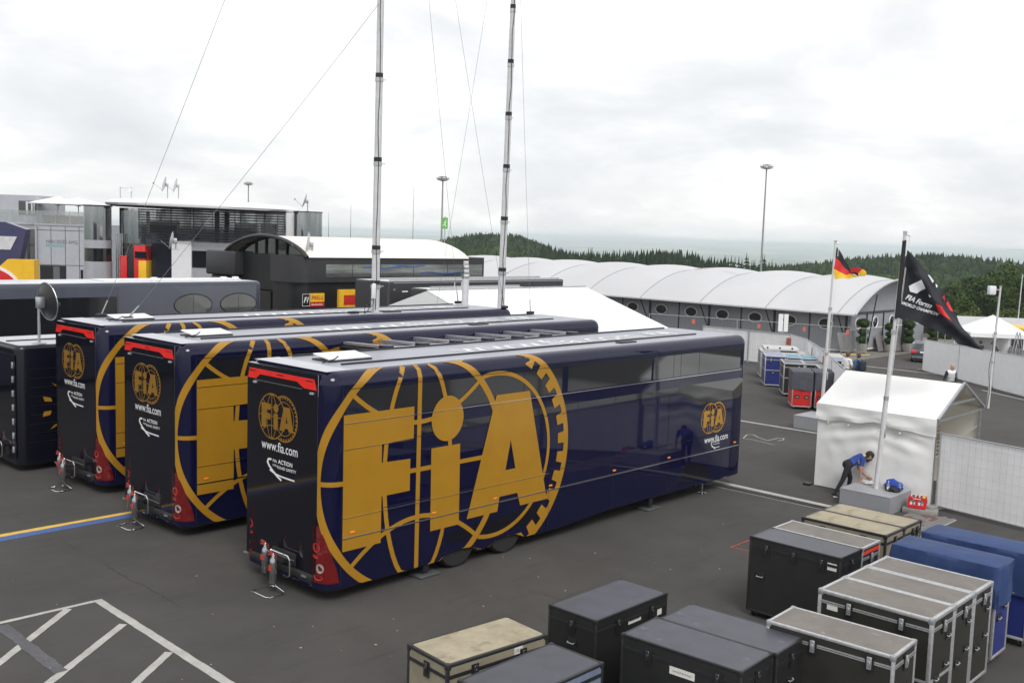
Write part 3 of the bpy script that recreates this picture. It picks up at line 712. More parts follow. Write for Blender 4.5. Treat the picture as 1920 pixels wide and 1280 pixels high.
T2 = copy_tree(T1); T2.location = (.12, 4.97, 0); T2['label'] = 'middle navy transporter of the three, with the canopy unfolded from its roof edge'
T3 = copy_tree(T1); T3.location = (.48, 9.25, 0); T3.scale = (1.03, 1, 1); T3['label'] = 'farthest of the three navy transporters, carrying the tall masts on its roof'
# folded-out side canopy of the middle transporter
cn = MB().box(3.9, 10.6, -1.25, -.02, 3.74, 3.78).build('side_canopy', BLACKP, T2)
for i in range(7):
    x_ = 4.05+i*1.06
    r_ = MB().add([(x_-.05, -.02, 3.80), (x_+.05, -.02, 3.80), (x_+.05, -1.35, 3.84), (x_-.05, -1.35, 3.84), (x_-.05, -.02, 3.86), (x_+.05, -.02, 3.86), (x_+.05, -1.35, 3.90), (x_-.05, -1.35, 3.90)], [(3, 2, 1, 0), (4, 5, 6, 7), (0, 1, 5, 4), (1, 2, 6, 5), (2, 3, 7, 6), (3, 0, 4, 7)]).build('canopy_rib', ALU, T2)
    MB().box(x_-.11, x_+.11, -1.62, -1.352, 3.80, 3.92).build('rib_end', NAVY, r_, bevel=.015)
    if i < 6:
        MB().box(x_+.07, x_+1.0, -1.25, -.1, 3.785, 3.815).build('canopy_panel', M('canopy_gloss', (.02, .02, .03), .12), T2)
        MB().box(x_+.06, x_+1.0, -1.42, -1.26, 3.79, 3.84).build('canopy_rail', ALU if i % 2 else ROOFW, T2)
# fourth, lower trailer at the left edge
T4 = empty('service_trailer', (-.05, 12.72, 0), 0, 'low navy trailer at the left edge with a satellite dish on its roof', 'trailer')
body_loops(12, 2.5, 3.24, .16, .22, .12).build('body', [M('service_navy', (.004, .004, .010), .25, 0, .1, 2), ROOFW], T4, smooth=True, angle=35)
MB().box(.2, 11.8, 1.15, 1.2, 3.241, 3.27).build('roof_seam', BLACKP, T4); MB().box(.05, .08, .2, 2.3, 3.235, 3.25).build('roof_edge', ALU, T4)
for i in range(9): MB().box(.3, 11.7, -.012, 0, .75+i*.235, .757+i*.235).build('side_rib', BLACKP, T4)
MB().box(-.014, 0, .12, 2.38, .35, 3.0).build('rear_door', NAVYD, T4)
for i in range(7): MB().box(-.05, -.015, .18, .26, .5+i*.36, .66+i*.36).build('door_hinge', STEEL, T4, bevel=.01, seg=1)
for a in range(-58, 64, 24):
    t = math.radians(180+a); c_, s_ = math.cos(t), math.sin(t); q = []
    for rr, ww in ((1.05, .095), (.90, .08)):
        for k in (-1, 1): q.append((2.02+c_*rr*1.35-s_*ww*k, -.016, 1.62-s_*rr*.9+c_*ww*k*.7))
    MB().add([q[0], q[1], q[3], q[2]], [(0, 1, 2, 3)]).build('gold_dash', GOLD, T4)
# extinguisher stands behind each trailer
EXT = MB().lathe([(.055, 0), (.070, .02), (.070, .38), (.06, .44), (.03, .485), (.025, .53), (.012, .55)], n=16).mesh('extinguisher', M('extinguisher_steel', (.36, .36, .37), .22, .9, .15, 14), smooth=True)
EXR = MB().box(-.075, -.055, -.045, .045, .25, .34).mesh('extinguisher_label', M('red_label', (.45, .04, .03), .5))
EXH = MB().bar((0, 0, .55), (-.06, .05, .60), .03).bar((0, 0, .53), (-.07, .05, .54), .025).tube([(.02, 0, .53), (.07, .02, .5), (.08, .02, .3)], .012, 6).mesh('extinguisher_valve', M('valve_red', (.35, .05, .03), .5))
def ext_stand(loc, label):
    S = empty('extinguisher_stand', loc, 0, label, 'stand', 'chrome extinguisher stands behind the trailers')
    MB().tube([(-.02, .20, .62), (-.02, .26, .66), (-.02, .28, .70), (-.02, -.24, .70), (-.02, -.30, .64), (-.02, -.30, .36), (-.02, -.22, .32), (-.02, -.10, .32)], .016, 8).build('hanger_hoop', CHROME, S, smooth=True)
    MB().tube([(-.12, .02, .33), (-.13, .03, .12), (-.05, .10, .03), (.02, .28, .016), (-.06, .33, .016), (-.36, .33, .016), (-.40, .28, .016), (-.40, -.14, .016), (-.36, -.2, .016), (-.10, -.2, .016), (-.03, -.14, .03), (-.13, -.03, .14), (-.13, -.03, .33)], .015, 8).build('floor_hoop', CHROME, S, smooth=True)
    MB().box(-.09, .12, -.12, .2, .55, .60).build('bracket', BLACKP, S)
    for p in ((-.17, -.02, .18), (-.08, .36, .27)):
        e_ = put(S, 'extinguisher', EXT); e_.location = p; put(e_, 'label', EXR); put(e_, 'valve', EXH)
ext_stand((-.12, 1.15, 0), 'chrome extinguisher stand behind the transporter nearest the camera')
ext_stand((.02, 6.45, 0), 'chrome extinguisher stand behind the middle transporter, at the yellow line')
ext_stand((.25, 10.45, 0), 'chrome extinguisher stand behind the farthest transporter')
ext_stand((-.15, 13.75, 0), 'chrome extinguisher stand behind the low trailer at the left edge')

# ------------------------------------------------------------------ masts, guy wires, dishes
MASTG = M('mast_grey', (.60, .60, .61), .45, .1, .08, 5)
def mast(loc, joints, r0, top, label, lean=(0, 0)):
    S = empty('telescopic_mast', loc, 0, label, 'mast', 'telescopic masts on the transporters')
    zs = [0]+joints+[top]
    for i in range(len(zs)-1):
        r = r0*(1-.055*i); lx = lambda z: (lean[0]*z, lean[1]*z, z)
        MB().tube([lx(zs[i]), lx(zs[i+1])], r, 18).build('mast_section', MASTG, S, smooth=True)
        if i < len(zs)-2:
            z = zs[i+1]; c = MB().tube([lx(z-.09), lx(z+.02)], r*1.16, 18).build('collar', ALU, S, smooth=True)
            MB().tube([lx(z+.03), lx(z+.15)], r*1.07, 18).build('collar_band', BLACKP, c)
            MB().bar((lx(z)[0]+r, 0, z-.04), (lx(z)[0]+r*2.1, -.05, z-.02), .025).build('clamp_lever', ALU, c)
    pts = []; 
    for i in range(60):
        z = .1+i*(top-.5)/60; pts.append((lean[0]*z-r0*.5+.02*math.sin(i*.7)-.03, lean[1]*z-r0*1.0-.01+.012*math.sin(i*1.3), z))
    MB().tube(pts, .012, 5).build('cable', BLACKP, S)
    return S
mast((9.2, 10.0, 3.98), [.81, 1.84, 4.40, 6.81, 9.3, 11.9, 14.5, 17], .125, 21.0, 'thick grey telescopic mast rising from the middle of the farthest transporter')
mast((14.16, 9.58, 3.98), [1.20, 2.86, 4.54, 6.21, 7.87, 9.58, 11.3, 13], .118, 15.5, 'grey telescopic mast at the front end of the farthest transporter', (.0068, -.0073))
S = empty('retracted_mast', (14.0, 11.1, 3.9), 0, 'short retracted mast with stacked collars between the two tall masts', 'mast')
MB().tube([(0, 0, 0), (0, 0, 1.0)], .115, 16).build('mast_section', MASTG, S, smooth=True)
for i in range(8): MB().lathe([(.125-.006*i, 1.0+i*.075), (.128-.006*i, 1.06+i*.075), (.09, 1.068+i*.075)], n=16).build('collar', WHITEV if i % 2 else ALU, S, smooth=True)
for i in range(6): MB().box(-.15, -.11, -.03, .03, 1.02+i*.075, 1.05+i*.075).build('collar_clip', BLACKP, S)
MB().tube([(0, 0, 1.58), (0, 0, 1.66)], [.05, .09], 12).build('mast_cap', BLACKP, S)
WIRE = M('steel_wire', (.12, .12, .13), .6, 0)
AL = ['at the rear left corner of the farthest transporter roof', 'near the rear of the farthest transporter, beside its hatch', 'behind the front end of the farthest transporter', 'beside the foot of the retracted mast', 'right at the foot of the second mast', 'on the front of the middle transporter roof']
m1t, m2t = (9.2, 10.0, 24.9), (14.16, 9.58, 19.4)
for k_, (a, b, lb) in enumerate((((1.6, 11.6, 4.0), m1t, 'guy wire from the rear left roof corner of the farthest transporter'), ((1.78, 10.55, 4.0), m2t, 'guy wire crossing the sky behind the thick mast to the second mast'),
        ((14.3, 11.75, 4.0), m1t, 'guy wire falling just right of the exit sign'), ((13.6, 12.2, 3.3), m2t, 'guy wire rising beside the retracted mast to the second mast'),
        ((14.2, 9.45, 4.0), m1t, 'guy wire passing behind the second mast from its right foot'), ((13.2, 7.4, 4.0), m2t, 'guy wire from the middle transporter front, right of the second mast'))):
    a = Vector(a); b = Vector(b); pts = [a.lerp(b, i/14)-Vector((0, 0, .25*math.sin(PI*i/14))) for i in range(15)]
    tag(MB().tube(pts, .0062, 4, cap=False).build('guy_wire', WIRE), lb, 'wire', 'guy wires')
    S = empty('wire_anchor', a, 0, 'black anchor block, '+AL[k_], 'anchor', 'wire anchors')
    MB().box(-.12, .12, -.07, .07, 0, .09).build('base', BLACKP, S, bevel=.02); MB().tube([(0, 0, .05), tuple((b-a).normalized()*.45)], .018, 6).build('tensioner', STEEL, S)
DISHW = M('dish_white', (.62, .62, .62), .45); DISHD = M('dish_black', (.02, .021, .023), .35)
def dish(loc, r, aim, el, label, mt, pole=1., armlen=.8):
    S = empty('satellite_dish', loc, aim, label, 'dish', 'satellite dishes')
    MB().tube([(0, 0, 0), (0, 0, pole)], .035*max(1, r*.8), 10).build('pole', STEEL, S, smooth=True)
    MB().lathe([(.18, 0), (.18, .02), (.05, .05)], n=14).build('foot', STEEL, S)
    ce, se = math.cos(el), math.sin(el); f = Vector((ce, 0, se)); u = Vector((-se, 0, ce)); v = Vector((0, 1, 0)); c = Vector((.13, 0, pole-.05))
    mb = MB(); n = 24
    for i in range(5):
        rr = r*i/4; d = .22*r*(i/4)**2
        for j in range(n):
            a = 2*PI*j/n; mb.v.append(tuple(c+f*d+u*rr*math.cos(a)+v*rr*math.sin(a)))
    for i in range(4):
        for j in range(n): mb.f.append((i*n+j, i*n+(j+1) % n, (i+1)*n+(j+1) % n, (i+1)*n+j)); mb.m.append(0)
    mb.build('reflector', mt, S, smooth=True)
    MB().tube([c+f*.22*r+u*r*math.cos(a)+v*r*math.sin(a) for a in [2*PI*j/24 for j in range(25)]], .014, 5).build('rim', ALU, S)
    tip = c+f*armlen*r-u*.25*r; MB().tube([c-u*r*.9+f*.2*r, tip], .014, 5).build('feed_arm', STEEL, S); MB().sphere(tip, .05*max(1, r), 8, 5).build('receiver', BLACKP, S)
    MB().box(-.06, .14, -.06, .06, pole-.2, pole+.08).build('mount', ALU, S, bevel=.015)
dish((.62, 13.0, 3.24), .49, math.radians(5), .12, 'black satellite dish on a pole on the low left trailer', DISHD, 1.12)

S = empty('panel_antenna', (8.95, 9.78, 4.0), FR0 if False else 0., 'small white panel antenna with loose cables at the foot of the thick mast', 'antenna')
MB().box(-.09, .05, -.06, -.02, .42, .86).build('panel', WHITEV, S, bevel=.015); MB().tube([(0, 0, 0), (0, 0, .9)], .018, 6).build('post', STEEL, S)
MB().tube([(-.05, -.02, .42), (-.25, -.1, .30), (-.18, -.05, .18), (-.32, -.12, .05), (-.5, -.2, .02)], .014, 5).build('cable', BLACKP, S); MB().tube([(.0, -.03, .42), (-.12, -.12, .22), (-.3, .0, .26), (-.25, .1, .03)], .012, 5).build('cable', BLACKP, S)
MB().box(-1.0, -.7, -.25, -.05, .02, .09).build('junction_box', BLACKP, S, bevel=.02)
# ------------------------------------------------------------------ paddock buildings and motorhomes at the back
CHAR = M('charcoal_panel', (.030, .030, .034), .45, 0, .15, 1.5)
CHARD = M('black_panel', (.012, .012, .013), .4, 0, .2, 1.5)
GREYM = M('motorhome_grey', (.045, .052, .076), .25, 0, .08, 1, coat=.4)
GREYL = M('motorhome_slate', (.082, .09, .115), .25, 0, .08, 1, coat=.4)
SILV = M('silver_panel', (.42, .43, .46), .35, .3, .06, 2)
PALE = M('pale_grey_panel', (.40, .41, .45), .4, 0, .06, 2)
WHITEP = M('white_panel', (.74, .74, .76), .4, 0, .05, 2)
PVC = M('white_pvc', (.84, .84, .84), .5, 0, .03, 1.2)
YEL = M('yellow_panel', (.80, .46, .02), .4, 0, .06, 3)
REDP = M('red_panel', (.62, .02, .02), .35, 0, .1, 3)
PGLASS = M('pale_reflecting_glass', (.10, .105, .10), .05, .2, .2, .6, spec=.9)
MIRROR = M('mirror_glass', (.30, .31, .31), .06, .9, .35, .4, stretch=(3, 3, .35))
# long slate motorhome
S = empty('long_motorhome', (-12, 25.87, 0), 0, 'long slate-grey motorhome behind the trailers with black window and two oval windows', 'motorhome')
body_loops(27.8, 3.1, 4.0, .2, .28, .16).build('body', [GREYM, M('motorhome_roof', (.66, .67, .70), .3)], S, smooth=True, angle=35)
MB().box(0.5, 21.0, -.012, 0, 1.6, 3.45).build('window_pane', GLASS, S)
MB().box(21.07, 27.45, -.008, 0, 1.2, 3.84).build('side_panel', GREYL, S)
for cx_, hw in ((24.36, .88), (26.55, .9)):
    P = arc(cx_, 3.04, hw, .45, 0, 360, 36)[:-1]; f_ = MB().prism(P, lambda a, b, t: (a, t, b), -.008, -.03).build('oval_window', PGLASS, S)
    P2 = arc(cx_, 3.04, hw, .45, 0, 360, 36); MB().tube([(a, -.03, b) for a, b in P2], .02, 5).build('window_frame', BLACKP, f_)
    MB().box(cx_-.008, cx_+.008, -.036, -.031, 2.62, 3.45).build('glazing_bar', BLACKP, f_)
MB().box(21, 27.3, 1.0, 2.2, 4.001, 4.06).build('roof_unit', WHITEP, S, bevel=.02)
for x_ in (23.0, 26.3, 26.9): MB().box(x_, x_+.25, .9, 1.1, 4.0, 4.16).build('roof_vent', WHITEP, S, bevel=.02, seg=1)
# black hospitality unit with vaulted white roof
PX, PY = 19.08, 27.99
S = empty('hospitality_unit', (PX, PY, 0), 0, 'black two-storey hospitality unit with a vaulted white roof and yellow signs', 'building')
def rbox(x0, x1, y0, y1, z0, z1, r, name, mt):
    """box with rounded plan corner at its near left edge"""
    P = [(x0+r-r*math.cos(a), y0+r-r*math.sin(a)) for a in [PI/2*i/8 for i in range(9)]]+[(x1, y0), (x1, y1), (x0, y1)]
    return MB().prism(P, lambda a, b, t: (a, b, t), z0, z1).build(name, mt, S, smooth=True, angle=30)
rbox(0, 12.9, 0, 2.2, 3.77, 5.06, .9, 'upper_storey', CHAR)
rbox(.15, 12.9, .15, 2.2, 0, 3.765, .9, 'lower_storey', CHARD)
rbox(.1, 6, .1, 2.2, 0, 2.35, .95, 'plinth_band', CHAR)
MB().box(1.75, 12.75, -.02, 0, 4.02, 4.66).build('window_band', M('window_band_glass', (.16, .165, .16), .08, .75, .3, .8, stretch=(.4, 1, 3), col2=(.52, .53, .52)), S)  # light mottled grey copies the band's reflections in its colour
for x_ in (3.4, 5.2, 7.5, 10): MB().box(x_, x_+.03, -.026, -.021, 4.02, 4.66).build('glazing_bar', BLACKP, S)
bl = M('reflected_blue', (.05, .13, .42), .6)  # blue strips stand in for reflections in the window band
for x0, x1, z in ((4.1, 6.6, 4.50), (6.3, 8.3, 4.58), (8, 11.5, 4.22)):
    MB().tube([(x0+(x1-x0)*i/8, -.03, z+.05*math.sin(i*1.1)) for i in range(9)], .028, 5).build('blue_reflection_strip' if False else 'reflection_strip', bl, S)
def lbox(x0, x1, y0, y1, z0, z1, name, mt): return MB().box(x0, x1, y0, y1, z0, z1).build(name, mt, S, bevel=.12, seg=3)
lbox(.4, 5, 6.2, 9.0, 3.78, 5.1, 'upper_storey', CHAR); lbox(.6, 5, 6.3, 8.8, 0, 3.775, 'lower_storey', CHARD)
MB().box(1.0, 1.1, 2.2, 6.2, 3.2, 5.05).build('glass_front', M('black_glass', (.008, .008, .009), .5), S)
MB().box(.5, 4, 2.9, 6.1, 0, 3.15).build('entrance_block', CHARD, S)
MB().box(.485, .499, 3.9, 5.2, 0, 2.35).build('door', M('black_glass'if False else 'door_dark', (.006, .006, .006), .2), S)
# vault: arch along Y, axis along X
def vault(t, x, y0=-.1, y1=7.3, z0=5.0, h=.98):
    y = y0+(y1-y0)*t; return (x, y, z0+h*(1-(2*t-1)**2)**.8)
MB().grid(lambda u, v: vault(v, .6+u*11.0), 10, 24).build('vault_roof', M('vault_fabric', (.74, .71, .66), .6, 0, .05, .5), S, smooth=True)
MB().tube([vault(i/24, .55) for i in range(25)], .10, 8).build('arch_trim', CHAR, S, smooth=True)
MB().add([vault(i/24, 1.05, .3, 6.9, 5.0, .86) for i in range(25)], [tuple(range(25))]).build('gable_glass', GLASS, S)
for t in (.3, .44, .58, .72): 
    p = vault(t, 1.0, .3, 6.9, 5.0, .86); MB().bar((1.0, p[1], 5.0), p, .07).build('gable_mullion', BLACKP, S)
MB().grid(lambda u, v: (.62+u*.42, vault(.5+v*.5, 0)[1], vault(.5+v*.5, 0)[2]-.03), 1, 12).build('arch_soffit', M('soffit_cream', (.55, .48, .36), .7), S, smooth=True)
# signs
S_Y = M('sign_yellow', (.86, .50, .03), .4); S_R = M('sign_red', (.55, .03, .03), .4); S_DR = M('sign_dark_red', (.36, .03, .02), .4)
g1 = MB().box(.44, .485, 4.35, 5.0, 2.95, 3.33).build('sign_board', S_Y, S); g1.location = (0, -.55, -.28)
mb = MB(); put_text(mb, 'PIRELLI', lambda a, b: (.435, 4.93-a, 3.05+b), .24, width=.5, bold=.02); mb.build('sign_lettering', S_DR, g1)
g2 = empty('sign_cluster', (.35, -.005, 0)); g2.parent = S
mb = MB().box(.0, .45, -.02, .1, 2.62, 3.22).build('sign_board', CHARD, g2); MB().box(.49, 1.32, -.02, .1, 2.82, 3.24).build('sign_board', S_Y, g2); MB().box(.49, 1.32, -.02, .1, 2.58, 2.80).build('sign_board', S_R, g2)
mb = MB(); put_text(mb, 'PIRELLI', lambda a, b: (.56+a, -.024, 2.93+b), .27, width=.68, bold=.02); mb.build('sign_lettering', S_DR, g2)
mb = MB(); put_text(mb, 'F1', lambda a, b: (.08+a, -.024, 2.80+b), .38, width=.30, bold=.03, shear=.3); [mb.box(.55+i*.078, .60+i*.078, -.024, -.021, 2.665, 2.725-.01*(i % 3)) for i in range(9)]
for a_ in ((.0, .45, 3.20, 3.22), (.0, .45, 2.62, 2.64)): mb.box(a_[0], a_[1], -.024, -.021, a_[2], a_[3])
for a_ in ((.0, .02), (.43, .45)): mb.box(a_[0], a_[1], -.024, -.021, 2.64, 3.20)
mb.build('sign_lettering', WHITEV, g2)
MB().box(2.55, 3.6, -.05, .1, 2.38, 3.40).build('yellow_sign', S_Y, S); MB().box(2.85, 3.6, -.06, -.051, 2.62, 3.12).build('red_sign_field', S_R, S)
# two black race trucks in front of it, with ladder
def truck(loc, L, H, label, rl):
    T = empty('black_truck', loc, 0, label, 'truck', 'black trucks before the hospitality unit')
    body_loops(L, 2.5, H, .5, .16, .10).build('body', [CHAR, M('truck_roof_pale', (.62, .62, .60), .5, 0, .1, 1)], T, smooth=True, angle=35)
    MB().box(.3, L-.2, -.02, .05, H-.09, H-.06).build('awning_rail', ALU, T); MB().box(.3, L-.2, .2, .3, H+.001, H+.07).build('roof_rail', ALU, T); MB().box(.5, L-.2, 1.6, 1.7, H+.001, H+.09).build('roof_rail', STEEL, T)
    MB().box(.85, 1.2, -.006, 0, H-.50, H-.44).build('side_badge', WHITEV, T)
    for x_ in (.3, 2.2, 5.0, 8.2): MB().box(x_, x_+.12, -.03, 0, H-.42, H-.34).build('side_marker', ALU, T)
    for x_ in (1.6, 2.8, 10): 
        MB().lathe([(.5, -.12), (.5, .12)], (x_, .3, .5), 20, axis='y').build('wheel', RUBBER, T)
    return T
truck((20.4, 22.7, 0), 12.5, 4.1, 'longer black truck standing right behind the thick mast, below the vaulted roof', 1)
truck((20.3, 18.6, 0), 6.5, 3.92, 'shorter black truck carrying the small ladder, beside the white marquee', 0)
S = empty('ladder', (20.55, 18.5, 2.2), 0, 'small aluminium ladder hooked over the edge of the shorter black truck', 'ladder')
for x_ in (0, .42):
    MB().tube([(x_, 0, 0), (x_+.06, .03, 1.72), (x_+.10, .06, 2.1)], .022, 6).build('stile', ALU, S)
for i in range(7): MB().tube([(.0+.01*i, .005*i, .15+i*.27), (.43+.01*i, .005*i, .15+i*.27)], .015, 6).build('rung', ALU, S)
# white marquee roof
S = empty('white_marquee', (15.92, 15.14, 0), 0, 'long white marquee with a pitched roof behind the transporters', 'tent')
mq = [(0, 0, 4.23), (9.5, 0, 4.17)]
MB().grid(lambda u, v: (u*9.5, -v*5.6, 4.22-.32*v*5.6+.05*math.sin(v*PI)*math.sin(u*PI*3)**2*-1), 24, 10).build('roof_slope', PVC, S, smooth=True)
MB().grid(lambda u, v: (u*9.5, v*5.6, 4.22-.32*v*5.6), 4, 2).build('roof_slope', PVC, S)
for x_ in (0, 9.5): MB().add([(x_, 0, 4.2), (x_, -5.6, 2.43), (x_, -5.6, .3), (x_, 5.6, .3), (x_, 5.6, 2.43)], [(0, 1, 2, 3, 4)]).build('end_wall', PVC, S)
MB().box(0, 9.5, -5.6, -5.58, .1, 2.42).build('side_wall', PVC, S)
for x_ in (3.2, 6.4): MB().bar((x_, 0, 4.23), (x_, -5.6, 2.45), .05, .02).build('roof_rib', PVC, S)
MB().tube([(0, 0, 4.24), (9.5, 0, 4.24)], .035, 6).build('ridge_pole', ALU, S)
# left: navy and yellow team motorhome prow
FR = math.atan2(RT0.y, RT0.x)                            # frontage direction, facing the camera side
S = empty('team_motorhome', (9.3, 41.6, 0), FR, 'navy and yellow team motorhome at the far left edge', 'motorhome')
NV2 = M('prow_navy', (.035, .035, .10), .3, coat=.5)
MB().prism([(-9, 3.4), (1.75, 3.4), (1.98, 4.45), (2.30, 5.9), (1.26, 6.24), (-9, 6.4)], lambda a, b, t: (a, t, b), .6, 1.1).build('hull', NV2, S)
MB().prism([(-3, 4.85), (1.50, 4.85), (1.85, 5.52), (-3, 5.52)], lambda a, b, t: (a, t, b), .55, .62).build('window_pane', M('prow_window', (.55, .55, .58), .3), S)
MB().box(-9, 1.0, -.2, 1.1, .3, 3.9).build('lower_deck', NV2, S)
yb = MB().prism([(1.25, 3.95), (1.75, 4.40), (3.07, 4.40), (3.07, .4), (1.25, .4)], lambda a, b, t: (a, t, b), -.25, .3).build('yellow_box', YEL, S)
P = arc(.75, 2.5, 1.82, 1.60, 0, 360, 48)[:-1]; MB().prism(P, lambda a, b, t: (a, t, b), -.26, -.29).build('disc_border', WHITEV, S)
P = arc(.75, 2.48, 1.68, 1.47, 0, 360, 48)[:-1]; MB().prism(P, lambda a, b, t: (a, t, b), -.291, -.32).build('red_disc', REDP, S)
P = arc(.75, 3.3, .5, .2, 0, 360, 24)[:-1]; MB().prism(P, lambda a, b, t: (a, t, b), -.321, -.34).build('white_spot', WHITEV, S)
# grey team building with roof terrace
S = empty('team_building', (28.3, 77.1, 0), FR, 'pale grey team building with a glass-railed roof terrace at far left', 'building')
px = lambda p: (p-100)/1941*90
MB().box(px(70), px(160), 0, 9, 0, 5.95).build('main_block', PALE, S)
MB().box(px(66), px(160), -.06, 9, 5.96, 6.12).build('parapet', SILV, S)
for p in (97, 124, 150): MB().box(px(p)-.02, px(p)+.02, -.012, 0, 1.2, 5.9).build('panel_joint', CHAR, S)
for z in (2.55, 5.55): MB().box(px(70), px(160), -.012, 0, z-.02, z+.02).build('panel_joint', CHAR, S)
MB().box(px(76), px(125), -.03, .2, .2, 2.5).build('doorway', CHARD, S)
MB().box(px(101), px(113), -.04, -.031, .2, 2.4).build('door_leaf', M('grey_door', (.12, .13, .14), .3), S)
MB().box(px(152), px(157), -.03, .1, 1.2, 2.2).build('window_pane', GLASS, S)
MB().box(px(-60), px(69), .4, 9, 0, 6.0).build('side_wing', PALE, S)
for i in range(9):
    a = px(8+i*6.7); MB().box(a, a+px(106.2)-px(100), .37, .41, 2.9, 5.6).build('window_pane', PGLASS if i % 3 else GLASS, S)
MB().box(px(-40), px(70), .30, .42, 2.75, 2.9).build('ledge', WHITEP, S); MB().box(px(-40), px(70), .33, .42, 4.2, 4.27).build('ledge', CHAR, S)
MB().box(px(70), px(73), -.3, -.1, 0, 5.9).build('corner_pillar', SILV, S)
mb = MB(); put_text(mb, 'MERCEDES AMG', lambda a, b: (px(88)+a, -.02, 4.42+b), .42, width=px(160)-px(101)); mb.build('lettering', M('letter_grey', (.16, .16, .18), .4), S)
mb = MB(); put_text(mb, 'PETRONAS', lambda a, b: (px(88)+a, -.02, 4.13+b), .3, width=1.6, bold=.02); mb.build('lettering', M('letter_teal', (.10, .42, .38), .5), S)
for i in range(6):
    a = px(-10+i*28); MB().box(a+.03, a+px(128)-px(100)-.03, .1, .13, 6.12, 7.15).build('glass_rail', M('rail_glass', (.55, .62, .61), .08, 0, .05, 2, alpha=1), S) if i < 0 else None
RG = M('rail_glass', (.62, .66, .66), .1, 0, .05, 2, trans=.75)
for i in range(7):
    a = px(-30+i*27); MB().box(a+.02, a+px(127)-px(100)-.02, .1, .125, 6.14, 7.2).build('rail_pane', RG, S); MB().tube([(a, .11, 6.1), (a, .11, 7.25)], .025, 6).build('rail_post', ALU, S)
MB().box(px(70), px(160), 1.2, 1.8, 6.12, 6.85).build('planter', M('planter_tan', (.24, .19, .14), .8), S)
MB().box(px(-60), px(50), 2.5, 8, 6.0, 8.55).build('rooftop_cabin', PALE, S)
MB().box(px(12), px(45), 2.46, 2.52, 6.8, 8.05).build('cabin_window', GLASS, S)
for p, w_ in ((26, 4), (36, 3), (41, 2.5)): MB().box(px(p), px(p+w_), 2.44, 2.459, 6.9, 8.0).build('blind', M('blind_pale', (.55, .6, .58), .6), S)
for p, q, lb in ((92, 2.0, 'larger white parasol on the roof terrace at far left'), (113, 4.0, 'smaller white parasol farther back on the roof terrace')):
    w0 = S.matrix_world if False else Matrix.Translation((28.3, 77.1, 0)) @ Matrix.Rotation(FR, 4, 'Z')
    U = empty('parasol', w0 @ Vector((px(p), q, 6.1)), FR, lb, 'parasol', 'white parasols on the terrace')
    MB().tube([(0, 0, 0), (0, 0, 2.15)], .05, 8).build('pole', WHITEP, U); ca = MB(); n_ = 8
    ca.v = [(0, 0, 2.42)]+[(2.4*math.cos(2*PI*i/n_+.39), 2.4*math.sin(2*PI*i/n_+.39), 1.82) for i in range(n_)]+[(2.4*math.cos(2*PI*i/n_+.39), 2.4*math.sin(2*PI*i/n_+.39), 1.72) for i in range(n_)]
    for i in range(n_): ca.f += [(0, 1+i, 1+(i+1) % n_), (1+i, 1+n_+i, 1+n_+(i+1) % n_, 1+(i+1) % n_)]; ca.m += [0, 0]
    ca.build('canopy', PVC, U)
    for i in range(4): MB().tube([(0, 0, 1.6), (1.2*math.cos(i*PI/2), 1.2*math.sin(i*PI/2), 2.05)], .02, 5).build('rib', STEEL, U)
# silver hospitality building with disc roof, round towers and louvres
BO = Vector((29.0, 54.65, 0)); S = empty('disc_roof_building', BO, FR, 'silver and glass hospitality building with oval disc roof and louvred front', 'building')
q75 = lambda p: (p-364)/1941*75
def ell(rx, ry, cx_=0, cy_=0, n=64): return [(cx_+rx*math.cos(2*PI*i/n), cy_+ry*math.sin(2*PI*i/n)) for i in range(n)]
mb = MB(); prof = [(.90, 7.52), (.985, 7.62), (1., 7.78), (.985, 7.93), (.9, 8.06), (.6, 8.2), (.2, 8.27)]; n_ = 72
for s_, z in prof: mb.v += [(x, y, z-.01*x) for x, y in ell(7.1*s_, 4.6*s_, 0, 2.0, n_)]
for i in range(len(prof)-1):
    for j in range(n_): mb.f.append((i*n_+j, i*n_+(j+1) % n_, (i+1)*n_+(j+1) % n_, (i+1)*n_+j)); mb.m.append(0 if i > 0 else 1)
mb.f += [tuple(reversed(range(n_))), tuple((len(prof)-1)*n_+j for j in range(n_))]; mb.m += [1, 0]
mb.build('disc_roof', [WHITEP, CHAR], S, smooth=True, angle=50)
def cylp(cx_, cy_, r, z0, z1, name, mt): return MB().lathe([(r, z0), (r, z1)], (cx_, cy_, 0), 32).build(name, mt, S, smooth=True)
lx = q75(182)
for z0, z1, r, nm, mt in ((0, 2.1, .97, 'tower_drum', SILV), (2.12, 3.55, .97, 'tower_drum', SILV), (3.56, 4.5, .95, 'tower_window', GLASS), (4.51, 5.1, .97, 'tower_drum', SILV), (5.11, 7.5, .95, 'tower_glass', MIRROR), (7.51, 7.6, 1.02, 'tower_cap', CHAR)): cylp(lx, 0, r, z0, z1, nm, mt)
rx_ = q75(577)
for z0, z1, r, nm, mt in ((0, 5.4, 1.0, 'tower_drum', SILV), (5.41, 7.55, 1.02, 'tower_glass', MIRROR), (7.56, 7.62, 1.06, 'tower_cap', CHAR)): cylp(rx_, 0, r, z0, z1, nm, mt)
MB().box(q75(535), q75(556), .2, 2, 2, 7.5).build('white_pier', WHITEP, S)
MB().box(q75(207), q75(540), 1.6, 5, 0, 7.5).build('rear_wall', M('building_mirror_glass', (.05, .05, .055), .08, .85, .3, .9, stretch=(1.6, 1.6, .5), col2=(.62, .63, .62)), S)  # mixed dark and pale tones imitate reflections in this glass
MB().box(q75(214), q75(262), 1.2, 1.55, 4.9, 7.3).build('glass_bay', MIRROR, S)
